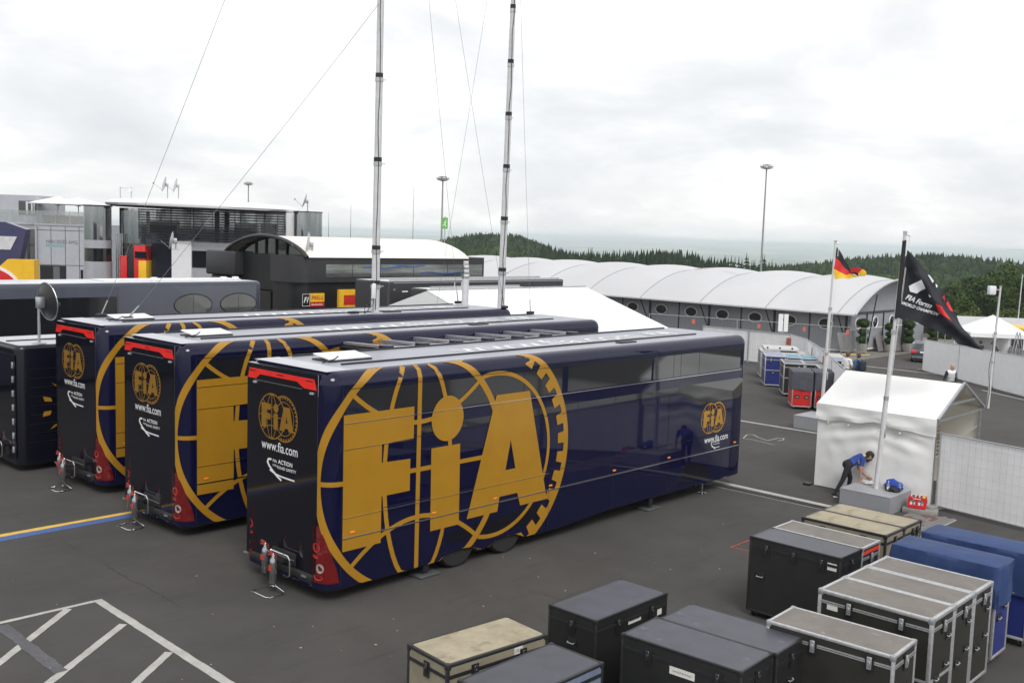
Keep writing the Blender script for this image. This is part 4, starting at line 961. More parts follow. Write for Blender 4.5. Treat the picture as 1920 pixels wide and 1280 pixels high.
for i in range(12):
    z = 5.35+i*.185; MB().tube([(q75(262)+(q75(534)-q75(262))*k/10, -.35-.5*math.sin(PI*k/10), z) for k in range(11)], .035, 6).build('louvre_slat', CHAR, S, smooth=True)
for p in (262, 325, 368, 412, 455, 498, 534):
    k = (p-262)/272; MB().tube([(q75(p), -.28-.5*math.sin(PI*k), 5.25), (q75(p), -.28-.5*math.sin(PI*k), 7.5)], .03, 6).build('louvre_post', BLACKP, S)
MB().box(q75(400), q75(408), .2, .4, 5.2, 7.4).build('wall_pier', CHARD, S)
for p, w_ in ((268, 52), (430, 30), (458, 14), (480, 30)): MB().box(q75(p), q75(p+w_), 1.3, 1.58, 5.7, 6.6).build('reflecting_pane', PGLASS, S)  # paler panes suggest the bright reflections behind the louvres
MB().box(q75(325), q75(362), -.5, 1.5, 1.0, 5.2).build('white_block', WHITEP, S); MB().box(q75(362), q75(470), -.3, 1.5, 1.0, 5.15).build('white_block', SILV, S)
MB().box(q75(362), q75(410), -.36, -.29, 3.35, 4.55).build('window_pane', GLASS, S)
MB().box(q75(276), q75(324), .9, 1.5, 1.0, 5.0).build('dark_bay', M('bay_navy', (.02, .024, .035), .2), S)
for p, w_, z1, mt in ((223, 13, 4.0, REDP), (238, 12, 4.6, CHARD), (250, 22, 4.8, REDP), (259, 15, 3.7, YEL)):  # coloured boards stand in for trucks reflected in the glass
    MB().box(q75(p), q75(p+w_), .9-.004*p, 1.2, 1.0, z1).build('reflected_truck_panel', mt, S, bevel=.05)
MB().box(q75(253), q75(275), -.2, -.15, 3.9, 4.35).build('panel_window', GLASS, S)
for i in range(4): MB().tube([(q75(210+i*3.5), .7, 1.0), (q75(210+i*3.5), .7, 5.6)], .05, 8).build('chrome_column', CHROME, S)
for p in (205, 226):
    MB().tube([(q75(p), 2, 7.9), (q75(p), 2, 9.05)], .03, 6).build('roof_post', STEEL, S)
MB().tube([(q75(205), 2, 8.95), (q75(226), 2, 8.95)], .015, 5).build('roof_wire', STEEL, S); MB().box(q75(222), q75(228), 1.9, 2.1, 8.7, 8.95).build('camera_box', WHITEP, S)
W0 = Matrix.Translation(BO) @ Matrix.Rotation(FR, 4, 'Z')
dish(W0 @ Vector((q75(296), 2, 8.0)), .55, FR+3.32, .25, 'left one of the two pale dishes on the disc roof', DISHW, 1.35, 1.6)
dish(W0 @ Vector((q75(317), 2, 8.0)), .50, FR+3.32, .25, 'right one of the two pale dishes on the disc roof', DISHW, 1.3, 1.6)
dish(W0 @ Vector((q75(576), 0, 7.62)), .52, FR+3.32, .3, 'dish on the round mirrored tower right of the disc roof', DISHW, .8, 1.5)
dish((16.9, 35.5, 5.1), .45, FR+3.35, .2, 'white dish on the left box of the black hospitality unit', DISHW, .5, 1.4)
dish((20.3, 28.4, 5.06), .58, FR+3.35, .15, 'white dish at the right foot of the arched gable', DISHW, .62, 1.6)
# thin whip antennas
for i, (p, z1, lb) in enumerate((((26.3, 35.1, 5.5), 7.4, 'thin whip antenna, leftmost of three behind the vaulted roof'), ((27.2, 34.2, 5.5), 7.85, 'thin whip antenna, middle one of three behind the vaulted roof'), ((29.7, 31.6, 5.5), 9.05, 'tallest thin whip antenna, right of the thick mast'))):
    S = empty('whip_antenna', p, 0, lb, 'antenna', 'whip antennas'); MB().tube([(0, 0, 0), (0, 0, z1-p[2])], [.018, .006], 6).build('rod', BLACKP, S); MB().tube([(0, 0, -.4), (0, 0, .1)], .04, 6).build('base', BLACKP, S)

# ------------------------------------------------------------------ domed marquee building
DX, DY, DZ = 67.6, 22.4, -1.98; NB = 8; BAY = 6.33; DW = 15.0; EV = 3.05
S = empty('domed_pavilion', (DX, DY, DZ), 0, 'long grey pavilion with white scalloped vault roofs and oval windows', 'building')
DOMEF = M('dome_fabric', (.53, .53, .545), .55, 0, .05, .15); GW = M('pavilion_wall', (.30, .31, .335), .6, 0, .05, .5)
def dome(s, t, y0, y1):
    """s along the bay, t across the building"""
    y = y0+(y1-y0)*s; x = -1.7+(DW+3.4)*t; arcz = (1-abs(2*t-1)**2.3); return (x, y, EV+.05+arcz*2.5+.38*math.sin(PI*s)**.9*arcz**.6-.10*math.sin(PI*s)*(1-arcz))
Y0 = 0.15
MB().grid(lambda u, v: dome(u*.32, v, -1.3-.0, -1.3+(Y0+1.3)/.32) if False else (dome(0, v, 0, 1)[0], -1.3+(Y0+1.3)*u, dome(0, v, 0, 1)[2]+.18*(1-u)*(1-abs(2*v-1)**2)), 4, 28).build('roof_bay', DOMEF, S, smooth=True)
for b_ in range(NB):
    a = Y0+b_*BAY; MB().grid(lambda u, v: dome(u, v, a, a+BAY), 14, 28).build('roof_bay', DOMEF, S, smooth=True)
for b_ in range(NB+1):
    a = Y0+b_*BAY; MB().tube([(p[0], p[1], p[2]+.015) for p in [dome(0, i/28, a, a+1) for i in range(29)]], .045, 5).build('arch_rib', M('rib_grey', (.33, .33, .34), .6), S)
    if b_ <= NB:
        MB().bar((.05, a, EV-.1), (.05, a, 0), .28, .18).build('post', CHAR, S); MB().tube([(-1.65, a, EV+.02), (-.1, a, 0.8)], .05, 6).build('strut', CHAR, S)
L = NB*BAY+Y0
MB().box(0, .12, 0, L, .12, EV-.12).build('front_wall', GW, S); MB().box(-.03, .13, 0, L, 0, .12).build('wall_base', WHITEP, S)
MB().box(-.05, .1, 0, L, EV-.12, EV+.12).build('eave_beam', CHAR, S); MB().box(-1.72, -1.64, -1.3, L, EV-.03, EV+.09).build('eave_gutter', M('gutter_pale', (.55, .55, .56), .5), S)
MB().box(.13, DW, -.12, 0, .12, EV).build('gable_wall', GW, S); MB().box(.13, DW, -.15, 0, 0, .12).build('wall_base', WHITEP, S)
MB().add([(p[0], -.05, p[2]-.06) for p in [dome(0, i/28, 0, 1) for i in range(29)]], [tuple(range(29))]).build('gable_panel', M('gable_grey', (.30, .31, .335), .6), S)
MB().box(-.2, DW+.2, -.17, -.03, EV-.1, EV+.08).build('gable_beam', CHAR, S); MB().box(.13, DW, -.14, -.121, 1.72, 1.80).build('gable_rail', WHITEP, S)
MB().tube([(p[0], -1.3, p[2]+.18*(1-abs(2*i/28-1)**2)) for i, p in enumerate([dome(0, i/28, 0, 1) for i in range(29)])], .09, 6).build('gable_arch', M('arch_alu', (.5, .5, .5), .5, .3), S)
for i in range(1, 16): 
    if abs((i*3.165+Y0)/BAY % 1-.0) > .1: MB().box(-.03, 0, i*3.165+Y0-.06, i*3.165+Y0+.06, .12, EV-.12).build('wall_mullion', CHAR, S)
for i in range(15):
    yc = 1.90+i*3.2; P = arc(0, 0, .62, .43, 0, 360, 28)
    f_ = MB().prism(P[:-1], lambda a, b, t: (t, yc+a, 2.13+b), 0, -.03).build('oval_window', GLASS, S); MB().tube([(-.035, yc+a, 2.13+b) for a, b in P], .05, 6).build('window_frame', WHITEP, f_)
for xc in (1.4, 4.6, 7.9):
    P = arc(0, 0, .5, .45, 0, 360, 28); f_ = MB().prism(P[:-1], lambda a, b, t: (xc+a, t, 2.2+b), -.12, -.15).build('oval_window', GLASS, S); MB().tube([(xc+a, -.155, 2.2+b) for a, b in P], .05, 6).build('window_frame', WHITEP, f_)
for x_ in (3.0, 6.2): MB().bar((x_, -.16, 0), (x_, -.16, EV), .09).build('post', CHAR, S)
for x_, dx in ((2.0, -1.6), (6.2, 1.5)): MB().tube([(x_+dx*-.2, -.6, 0.2), (x_+dx*.2+.6, -1.2, 4.6)], .05, 6).build('strut', CHAR, S)
MB().box(10.2, 12.5, -.2, -.05, 0, EV-.1).build('entrance', CHARD, S); MB().box(10.6, 10.8, -.35, -.21, 0, EV).build('post', ALU, S); MB().box(11.9, 12.0, -.35, -.21, 0, EV).build('post', CHAR, S)
mb = MB(); put_text(mb, 'DORMA', lambda a, b: (8.2, 31.5-a, 0) if False else (lambda p: (p[0]-.02, p[1], p[2]+.035))(dome((8.0-a*.5)/BAY % 1, .34+b*.025, Y0+2*BAY, Y0+3*BAY)), 1.0, width=3.2)
mb.build('roof_lettering', M('roof_letter', (.55, .50, .48), .6), S)
mb = MB()
for k in range(7): strip(mb, lambda a, b, o: (lambda p: (p[0], p[1], p[2]+.03))(dome(a, b, Y0+2*BAY, Y0+3*BAY)), [(.72-.03*(k-3)*.4, .36), (.72-.055*(k-3), .42)], .018, 0)
mb.build('roof_emblem', M('roof_emblem_red', (.62, .48, .44), .6), S)
# ------------------------------------------------------------------ flight cases
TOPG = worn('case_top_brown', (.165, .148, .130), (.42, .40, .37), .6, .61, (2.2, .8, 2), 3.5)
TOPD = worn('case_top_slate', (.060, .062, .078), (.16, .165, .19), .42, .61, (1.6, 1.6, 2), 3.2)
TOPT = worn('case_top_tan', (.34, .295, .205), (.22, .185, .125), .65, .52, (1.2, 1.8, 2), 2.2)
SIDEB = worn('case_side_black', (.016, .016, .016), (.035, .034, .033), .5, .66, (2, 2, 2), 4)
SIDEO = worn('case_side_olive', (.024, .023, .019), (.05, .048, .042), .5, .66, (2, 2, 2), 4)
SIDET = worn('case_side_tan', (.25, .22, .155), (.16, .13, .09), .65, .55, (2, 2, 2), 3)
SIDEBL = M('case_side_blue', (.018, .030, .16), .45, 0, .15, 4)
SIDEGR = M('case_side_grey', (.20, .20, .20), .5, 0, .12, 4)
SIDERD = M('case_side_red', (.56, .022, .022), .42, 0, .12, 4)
TOPCY = worn('case_top_cyan', (.12, .28, .40), (.3, .42, .5), .55, .6, (2, 2, 2), 3)
TOPPG = worn('case_top_pale', (.46, .45, .41), (.6, .6, .57), .55, .55, (2, 2, 2), 3)
TRIMA = M('case_trim_alu', (.52, .52, .53), .38, .55, .18, 14)
TRIMB = M('case_trim_black', (.028, .028, .030), .4, .2, .2, 14)
PAPER = M('paper_label', (.66, .65, .61), .8, 0, .1, 30); INK = M('ink', (.06, .06, .07), .8)
COVB = M('cover_blue', (.022, .048, .145), .65, 0, .15, 3, bump=.25, bscale=9); COVG = M('cover_grey', (.075, .075, .095), .7, 0, .15, 3, bump=.2, bscale=9)
LATCH = MB().box(-.03, .03, -.022, 0, -.14, .02).box(-.018, .018, -.034, -.022, -.10, -.03).mesh('latch', STEEL, bevel=.004, seg=1)
LATCHK = MB().box(-.026, .026, -.020, 0, -.12, .015).box(-.014, .014, -.030, -.020, -.09, -.03).mesh('latch', M('latch_dark', (.10, .10, .105), .35, .8, .2, 12), bevel=.004, seg=1)
LATCHP = MB().box(-.055, .055, -.009, .001, -.17, .03).mesh('latch_plate', BLACKP)
HANDLE = MB().box(-.09, .09, -.008, .001, -.055, .055).mesh('handle_dish', BLACKP, bevel=.012, seg=1)
HANDLEB = MB().tube([(-.055, -.008, .0), (-.055, -.028, -.01), (.055, -.028, -.01), (.055, -.008, 0)], .008, 6).mesh('handle_grip', STEEL)
def castor_mesh():
    mb = MB().lathe([(.05, -.018), (.055, 0), (.05, .018)], (0, 0, .055), 14, 0, 'y').box(-.03, .03, -.03, -.022, .05, .12, 1).box(-.03, .03, .022, .03, .05, .12, 1).box(-.05, .05, -.04, .04, .115, .125, 1)
    return mb.mesh('castor', [RUBBER, STEEL], smooth=True)
CASTOR = castor_mesh()
def facing(o, face, w, d, a, z):
    """place a fitting on a face of a w x d case; a = position along that face"""
    if face == 'x-': o.location = (-w/2, -a, z); o.rotation_euler = (0, 0, -PI/2)
    elif face == 'x+': o.location = (w/2, a, z); o.rotation_euler = (0, 0, PI/2)
    elif face == 'y-': o.location = (a, -d/2, z)
    else: o.location = (-a, d/2, z); o.rotation_euler = (0, 0, PI)
def case(loc, w, d, h, label, group, top, sidem, trim, rz=0., lid=.17, latches=(), handles=(), foot=.12, rail=True, mid=None, labels=(), tw=.035, drop=0.):
    """w along local x, d along local y, base centre at loc"""
    C = empty('flight_case', loc, rz, label, 'case', group); x, y = w/2, d/2; z0 = foot
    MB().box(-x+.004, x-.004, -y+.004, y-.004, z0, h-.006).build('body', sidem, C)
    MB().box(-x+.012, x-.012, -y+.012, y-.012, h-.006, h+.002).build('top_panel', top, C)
    t = tw
    me1 = MB().box(-x-.003, x+.003, 0, t, -t, 0).mesh('edge_trim', trim, bevel=.010, seg=2); me2 = MB().box(0, t, -y-.003, y+.003, -t, 0).mesh('edge_trim', trim, bevel=.010, seg=2); me3 = MB().box(0, t, 0, t, z0, h-.002).mesh('edge_trim', trim, bevel=.010, seg=2)
    for sy in (-1, 1):
        for zz in (h+.006, z0+t-.002):
            o = put(C, 'edge_trim', me1); o.location = (0, -y-.006 if sy < 0 else y+.006-t, zz)
    for sx in (-1, 1):
        for zz in (h+.007, z0+t-.001):
            o = put(C, 'edge_trim', me2); o.location = (-x-.006 if sx < 0 else x+.006-t, 0, zz)
        for sy in (-1, 1):
            o = put(C, 'edge_trim', me3); o.location = (-x-.008 if sx < 0 else x+.008-t, -y-.008 if sy < 0 else y+.008-t, 0)
            MB().box((sx*(x+.013)), sx*(x-t-.012), sy*(y+.013), sy*(y-t-.012), h-t-.02, h+.013).build('corner_cap', trim if trim == TRIMB else STEEL, C, bevel=.014, seg=2)
            if foot > .05:
                o = put(C, 'castor', CASTOR); o.location = (sx*(x-.09), sy*(y-.09), 0)
    if rail:
        zl = h-lid; hh = .022
        for sy in (-1, 1): MB().box(-x, x, sy*(y+.006), sy*(y-.01), zl-hh, zl+hh).build('lid_rail', trim, C)
        for sx in (-1, 1): MB().box(sx*(x+.0065), sx*(x-.01), -y, y, zl-hh+.001, zl+hh-.001).build('lid_rail', trim, C)
        MB().box(-x-.0075, x+.0075, -y-.0075, y+.0075, zl-.003, zl+.003).build('lid_gap', SEAM, C)
    if mid:
        for sy in (-1, 1): MB().box(-x, x, sy*(y+.006), sy*(y-.01), mid-.02, mid+.02).build('mid_rail', trim, C)
        for sx in (-1, 1): MB().box(sx*(x+.0065), sx*(x-.01), -y, y, mid-.019, mid+.019).build('mid_rail', trim, C)
    for face, a in latches:
        p_ = put(C, 'latch', LATCHP); facing(p_, face, w+.012, d+.012, a, h-lid+.05); q = put(p_, 'catch', LATCHK if trim == TRIMB else LATCH); q.location = (0, -.009, 0)
    for face, a, z in handles:
        p_ = put(C, 'handle', HANDLE); facing(p_, face, w+.002, d+.002, a, z); put(p_, 'grip', HANDLEB)
    for face, a, z, lw, lh, txt in labels:
        mb = MB().box(-lw/2, lw/2, -.003, 0, -lh/2, lh/2); p_ = mb.build('paper_label', PAPER, C); facing(p_, face, w-.004, d-.004, a, z)
        if txt:
            mb = MB()
            if txt == 'CAR 15': put_text(mb, txt, lambda a_, b_: (-lw*.4+a_, -.0045, -lh*.22+b_), lh*.7, width=lw*.8)
            else:                                          # scrawl too small to read
                q = [(-lw*.38+lw*.76*i/46, lh*(.10*math.sin(i*2.3)+.07*math.sin(i*5.1))) for i in range(47)]; mb.tube([(a_, -.0045, b_) for a_, b_ in q], .0018, 4)
            mb.build('label_writing', INK, p_)
    return C
def cover(C_, w, d, h, drop, mt, seed, amp=1.):
    """loose fabric hood over a case"""
    rnd = random.Random(seed); ph = [rnd.uniform(0, 6) for _ in range(8)]; P = []; x, y, r = w/2+.035, d/2+.035, .05
    for (cx_, cy_, a0) in ((-x+r, -y+r, PI), (x-r, -y+r, 1.5*PI), (x-r, y-r, 0), (-x+r, y-r, .5*PI)):
        for i in range(5): P.append((cx_+r*math.cos(a0+i*PI/8), cy_+r*math.sin(a0+i*PI/8)))
    Q = []
    for i in range(len(P)):
        a, b = P[i], P[(i+1) % len(P)]; L_ = math.hypot(b[0]-a[0], b[1]-a[1]); k = max(1, int(L_/.06))
        for j in range(k): Q.append((a[0]+(b[0]-a[0])*j/k, a[1]+(b[1]-a[1])*j/k))
    n_ = len(Q); mb = MB(); lev = 11
    for i in range(lev):
        t = i/(lev-1); z = h+.02-drop*t
        for j, (a, b) in enumerate(Q):
            s_ = j/n_*2*PI; wob = (.006+.03*t)*(math.sin(9*s_+ph[0])+.7*math.sin(17*s_+ph[1]+2*t)+.5*math.sin(31*s_+ph[2]))+.012*math.sin(6*t+5*s_+ph[3]); wob = max(wob*amp, -.012)
            ll = math.hypot(a, b); mb.v.append((a*(1+wob/ll), b*(1+wob/ll), z+(.03*math.sin(3*s_+ph[4])*t)))
    for i in range(lev-1):
        for j in range(n_): mb.f.append((i*n_+j, (i+1)*n_+j, (i+1)*n_+(j+1) % n_, i*n_+(j+1) % n_)); mb.m.append(0)
    k = len(mb.v)
    mb.v += [(a*.93, b*.97, h+.032) for a, b in Q]
    for j in range(n_): mb.f.append((j, (j+1) % n_, k+(j+1) % n_, k+j)); mb.m.append(0)
    mb.f.append(tuple(k+j for j in range(n_))); mb.m.append(0)
    return mb.build('cover', mt, C_, smooth=True, angle=60)
G1 = 'flight cases in the foreground'
# tan-topped case at the lower edge, and the dark one in front of it
case((-1.20, -4.87+.02, 0), 1.66, .82, 1.2, 'tan-topped case with black edges at the bottom centre of the picture', G1, TOPT, SIDET, TRIMB, rz=-.10, lid=.16, foot=.1, latches=(('y-', .4), ('y-', -.4), ('x-', 0)), labels=(('y-', .32, 1.11, .14, .09, 'CAR 15'),), tw=.045)
case((-1.43, -5.985, 0), 1.66, .85, 1.2, 'dark case at the bottom edge right in front of the tan-topped one', G1, TOPD, M('case_side_steelblue', (.16, .19, .27), .4, 0, .2, 4), TRIMB, lid=.14, foot=.1, latches=(('x+', 0),), tw=.04)
case((1.275, -5.055, 0), 1.68, .855, 1.2, 'black case with slate top standing alone beside the tan-topped one', G1, TOPD, SIDEB, TRIMB, lid=.17, foot=.1, latches=(('y-', -.35), ('y-', .45), ('x-', 0)), handles=(('x-', 0, .78),), labels=(('y-', .05, 1.0, .30, .085, 'COMMS 04'), ('y-', .66, .98, .11, .13, None)))
case((1.405, -7.0, 0), .82, 1.72, 1.3, 'slate-topped black case, rear one of the touching pair', G1, TOPD, SIDEB, TRIMB, rz=.05, lid=.17, foot=.1, latches=(('y-', 0), ('x-', .5)), handles=(('y-', 0, .85),))
case((.585, -6.98, 0), .82, 1.72, 1.3, 'slate-topped black case, front one of the touching pair, with paper label', G1, TOPD, SIDEB, TRIMB, rz=.05, lid=.17, foot=.1, latches=(('x-', .55), ('x-', -.45), ('y-', 0)), handles=(('y-', 0, .85),), labels=(('x-', .05, 1.04, .36, .10, 'TIMING 02'),))
case((2.16, -8.17, 0), .76, 1.70, 1.4, 'brown-topped case with bright edges beside the slate-topped pair', G1, TOPG, SIDEO, TRIMA, rz=.045, lid=.15, foot=.1, latches=(('x-', -.2), ('x-', .55), ('y-', 0)), handles=(('y-', 0, .9), ('y-', 0, .55)), tw=.045)
for i, (w_, lb) in enumerate(((.78, 'front one of three tall brown-topped cases in a row, with two latches'), (.74, 'middle one of three tall brown-topped cases in a row'), (.74, 'rear one of three tall brown-topped cases, next to the blue cover'))):
    xc = (3.19+.39, 3.19+.79+.37, 3.19+.79+.76+.38)[i]
    case((xc, -8.16, 0), w_, 1.63, 1.5, lb, G1, TOPG, SIDEO, TRIMA, lid=.16, foot=.1, mid=.62 if i == 0 else None, latches=(('x-', -.35), ('x-', .4), ('y-', 0)), handles=(('y-', -.15, .62), ('y-', .18, .75), ('y-', .2, 1.15)), labels=(('x-', -.6, 1.28, .16, .08, None),), tw=.055)
case((5.50, -5.94, 0), .76, 1.65, 1.4, 'big black case with slate top, left of the silver-edged one', G1, TOPD, SIDEB, TRIMB, lid=.16, foot=.1, latches=(('x-', -.5), ('x-', 0), ('x-', .5), ('y-', 0)), handles=(('x-', -.6, .75),), labels=(('x-', .68, 1.22, .16, .12, 'No 7'),))
C_ = case((6.25, -5.94, 0), .70, 1.65, 1.4, 'silver-edged case with a red band, touching the big black one', G1, TOPG, SIDEO, TRIMA, lid=.2, foot=.1, latches=(('y-', 0),), tw=.045)
MB().box(-.32, .32, -.8305, -.826, 1.27, 1.335).build('red_band', M('red_band', (.75, .06, .03), .5), C_)
case((8.06, -5.60, 0), .79, 1.66, 1.2, 'tan-topped case with black edges, front one of the two by the plinth', G1, TOPT, SIDET, TRIMB, lid=.16, foot=.1, latches=(('x-', -.4), ('x-', .4), ('y-', 0)), tw=.045)
case((8.87, -5.60, 0), .79, 1.66, 1.2, 'tan-topped case with black edges, rear one of the two by the plinth', G1, TOPT, SIDET, TRIMB, lid=.16, foot=.1, latches=(('y-', 0), ('y-', .2)), tw=.045)
C_ = case((6.28, -8.08, 0), .66, 1.62, 1.55, 'blue case under a loose blue cover, nearer of the two', G1, COVB, SIDEBL, TRIMA, foot=.12, rail=False, handles=(('y-', -.1, .75), ('y-', .15, .9)), tw=.05); cover(C_, .66, 1.62, 1.575, .62, COVB, 3)
C_ = case((7.50, -8.15, 0), .66, 1.75, 1.52, 'blue case under a loose blue cover, farther of the two at the right edge', G1, COVB, SIDEBL, TRIMA, foot=.12, rail=False, handles=(('x-', .6, .9),), tw=.05); cover(C_, .66, 1.75, 1.54, .70, COVB, 4)
# ------------------------------------------------------------------ distant row of cases by the barrier
G2 = 'row of cases along the white barrier'; A2 = math.radians(34); d1 = Vector((math.cos(A2), math.sin(A2), 0)); d2 = Vector((math.sin(A2), -math.cos(A2), 0))
def rowcase(corner, w, d, h, *a, **k):
    """corner = near left foot; w across the view, d away"""
    c = Vector(corner)+d2*w/2+d1*d/2; c.z = gz(c.x); return case(tuple(c), w, d, h, *a, rz=A2-PI/2, **k)
cR = Vector((26.31, 5.33, 0))
for i, lb in enumerate(('red case under a grey hood, left one of the pair', 'red case under a grey hood, right one of the pair behind the flagpole')):
    C_ = rowcase(cR+d2*.86*i, .74, 1.35, 1.45, lb, G2, COVG, SIDERD, TRIMA, foot=.1, rail=False, handles=(('y-', -.18, .50), ('y-', .18, .50)), tw=.04); cover(C_, .74, 1.35, 1.46, .72, COVG, 8+i, .4)
cB = Vector((29.02, 7.19, 0))
rowcase(cB, .84, 1.5, 1.42, 'black case with pale edges, left end of its row behind the red pair', G2, TOPD, SIDEB, TRIMA, foot=.1, mid=.8, handles=(('y-', .1, .7),), tw=.05, latches=(('y-', .2),))
rowcase(cB+d2*.9+d1*.25, .84, 1.4, 1.42, 'black case with slate top, middle of the row behind the red pair', G2, TOPD, SIDEB, TRIMA, foot=.1, tw=.05)
rowcase(cB+d2*1.3-d1*1.25, .9, 1.3, 1.40, 'low pale green-topped case close behind the red pair', G2, worn('case_top_sage', (.22, .25, .24), (.35, .37, .36), .5), SIDEB, TRIMA, foot=.1, tw=.05)
cL = Vector((31.75, 9.6, 0))
rowcase(cL, .92, 1.6, 1.45, 'dark blue case with pale edges at the left end of its row', G2, worn('case_top_lilac', (.26, .28, .40), (.4, .42, .5), .5), SIDEBL, TRIMA, foot=.1, mid=.8, handles=(('y-', -.1, .7), ('y-', .25, .7)), tw=.05, latches=(('y-', -.2), ('y-', .2)))
for i, lb in enumerate(('light-blue topped case beside the dark blue one', 'light-blue topped case, second from the dark blue one', 'blue-grey topped case, third from the dark blue one', 'blue-grey topped case nearest the barrier in the blue row')):
    rowcase(cL+d2*(.98+.66*i)+d1*(.1 if i < 2 else .5), .64, 1.55, 1.43, lb, G2, TOPCY if i < 2 else worn('case_top_bluegrey', (.18, .24, .34), (.3, .36, .44), .5), SIDEB, TRIMA, foot=.1, tw=.03)
cG = Vector((35.6, 12.0, 0))
rowcase(cG, .95, 1.7, 1.40, 'pale grey case at the far left end of the rows', G2, TOPPG, SIDEGR, TRIMA, foot=.1, mid=.75, tw=.05)
for i, lb in enumerate(('pale topped case beside the far grey one', 'pale topped case, second from the far grey one', 'pale topped case against the barrier, in the far grey row')):
    rowcase(cG+d2*(1.02+1.02*i), .98, 1.7, 1.36, lb, G2, TOPPG, SIDEGR, TRIMA, foot=.1, tw=.05)
# stack of stage decks behind them
S = empty('stage_deck_stack', (36.6, 11.1, gz(36.6)), A2-PI/2, 'stack of pale stage decks leaning beyond the far grey cases', 'stage deck')
for i in range(4):
    MB().box(-1.1, .6, 0, 1.9, .95+i*.16, 1.03+i*.16).build('deck', M('deck_pale', (.5, .5, .5), .5, 0, .1, 4), S)
    for x_ in (-1.0, -.4, .2): MB().box(x_, x_+.08, .02, .1, 1.03+i*.16, 1.11+i*.16).build('spacer', BLACKP, S)
MB().box(-.3, 1.3, -.2, 1.5, 1.0, 1.06).build('deck', TOPPG, S); MB().box(-1.0, .5, .1, 1.8, 0, .95).build('cart', SIDEGR, S)
# ------------------------------------------------------------------ white tent with open gable
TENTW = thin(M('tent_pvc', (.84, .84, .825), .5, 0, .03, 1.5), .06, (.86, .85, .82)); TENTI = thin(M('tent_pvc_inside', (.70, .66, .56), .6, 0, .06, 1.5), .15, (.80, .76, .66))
S = empty('white_tent', (15.12, -4.42, 0), 0, 'white pitched tent with crumpled side wall and open right gable', 'tent')
TD, TWd, EZ, RZ = 3.1, 3.1, 2.23, 2.99
def tent_roof(u, v, side_):
    """u along ridge, v ridge->eave"""
    x = TD/2+side_*v*(TD/2+.06); z = RZ-(RZ-EZ)*v; y = -.04+u*(TWd+.08)
    return (x, y, z-.035*math.sin(PI*u)*math.sin(PI*v))
MB().grid(lambda u, v: tent_roof(u, v, -1), 20, 8).build('roof_slope', TENTW, S, smooth=True); MB().grid(lambda u, v: tent_roof(1-u, v, 1), 20, 8).build('roof_slope', TENTW, S, smooth=True)
def wr(a, b, s): return mnoise.noise(Vector((a*1.3, b*1.3, s)))*.05+mnoise.noise(Vector((a*3.3, b*3.3, s+4)))*.02
MB().grid(lambda u, v: (-.085+wr(u*3.4, v*1.5, 2.)*1.1*v-.02*math.sin(u*17+3*v)*v, -.04+u*(TWd+.08), EZ-(.30+.12*abs(math.cos(PI*u))+.02*math.sin(u*23))*v), 48, 8).build('valance', TENTW, S, smooth=True)
def tent_wall(u, v):
    sag = math.exp(-((u-.28)/.3)**2)+math.exp(-((u-.75)/.25)**2); yy = u*TWd; zz = EZ-.25-(EZ-.25)*v
    d = .03*math.sin(v*5+1.5*abs(math.sin(u*PI*2)))*math.exp(-v*2.2)+wr(yy, zz, 7.)*.75+.012*math.sin(u*PI*4+zz*1.5)*(1-v)
    k = .022*math.sin((zz*2.3+.55*abs(yy-1.55)-1.2)*7)*math.exp(-((zz-1.75)/.45)**2)
    pin = min(1, u*7, (1-u)*7); return (-.02+(d+k)*pin, yy, max(.02, zz))
MB().grid(tent_wall, 72, 48).build('side_wall', TENTW, S, smooth=True, angle=80)
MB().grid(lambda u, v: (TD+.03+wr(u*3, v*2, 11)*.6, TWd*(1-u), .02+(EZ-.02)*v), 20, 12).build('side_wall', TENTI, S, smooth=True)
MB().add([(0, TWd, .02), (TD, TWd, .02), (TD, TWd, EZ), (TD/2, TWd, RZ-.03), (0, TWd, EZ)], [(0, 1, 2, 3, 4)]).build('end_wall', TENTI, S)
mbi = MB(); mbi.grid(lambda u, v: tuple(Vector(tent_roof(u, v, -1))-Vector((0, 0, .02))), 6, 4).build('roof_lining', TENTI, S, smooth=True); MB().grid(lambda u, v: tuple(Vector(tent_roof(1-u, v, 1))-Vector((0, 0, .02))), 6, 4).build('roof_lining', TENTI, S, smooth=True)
for x_, y_ in ((.02, .02), (TD-.02, .02), (.02, TWd-.02), (TD-.02, TWd-.02)): MB().bar((x_, y_, 0), (x_, y_, EZ), .06).build('post', ALU, S)
for a, b in (((-.06, -.06, EZ), (TD/2, -.06, RZ+.02)), ((TD/2, -.06, RZ+.02), (TD+.06, -.06, EZ)), ((.03, .0, EZ-.05), (TD, 0, EZ-.05)), ((.0, 1.5, EZ-.06), (TD, 1.5, EZ-.06)), ((.7, -.03, EZ+.30), (TD-.7, -.03, EZ+.30))): MB().bar(a, b, .06).build('gable_bar', ALU, S)
MB().tube([(TD-.02, .05, .9), (TD-.02, TWd-.3, 1.9)], .02, 6).build('brace', STEEL, S)
MB().tube([(.02, .05, 1.2), (TD-.02, .06, 1.72)], .02, 6).build('brace', STEEL, S)
for i in range(8): MB().tube([(.05, -.04, 1.35+i*.1), (.10, -.05, 1.37+i*.1)], .02, 6).build('lace', M('lace_brown', (.15, .09, .06), .8), S)
bd = MB().box(.9, 1.75, TWd-.10, TWd-.06, 1.35, 2.0).build('pin_board', M('board_pale', (.6, .59, .55), .7), S)
for i in range(2):
    for j in range(3): MB().box(.95+j*.13, 1.03+j*.13, TWd-.112, TWd-.101, 1.5+i*.26, 1.62+i*.26).build('note', CHAR, bd)
MB().box(1.8, 2.2, TWd-.1, TWd-.07, 1.35, 2.0).build('plastic_sheet', M('sheet_grey', (.45, .46, .47), .3), S)
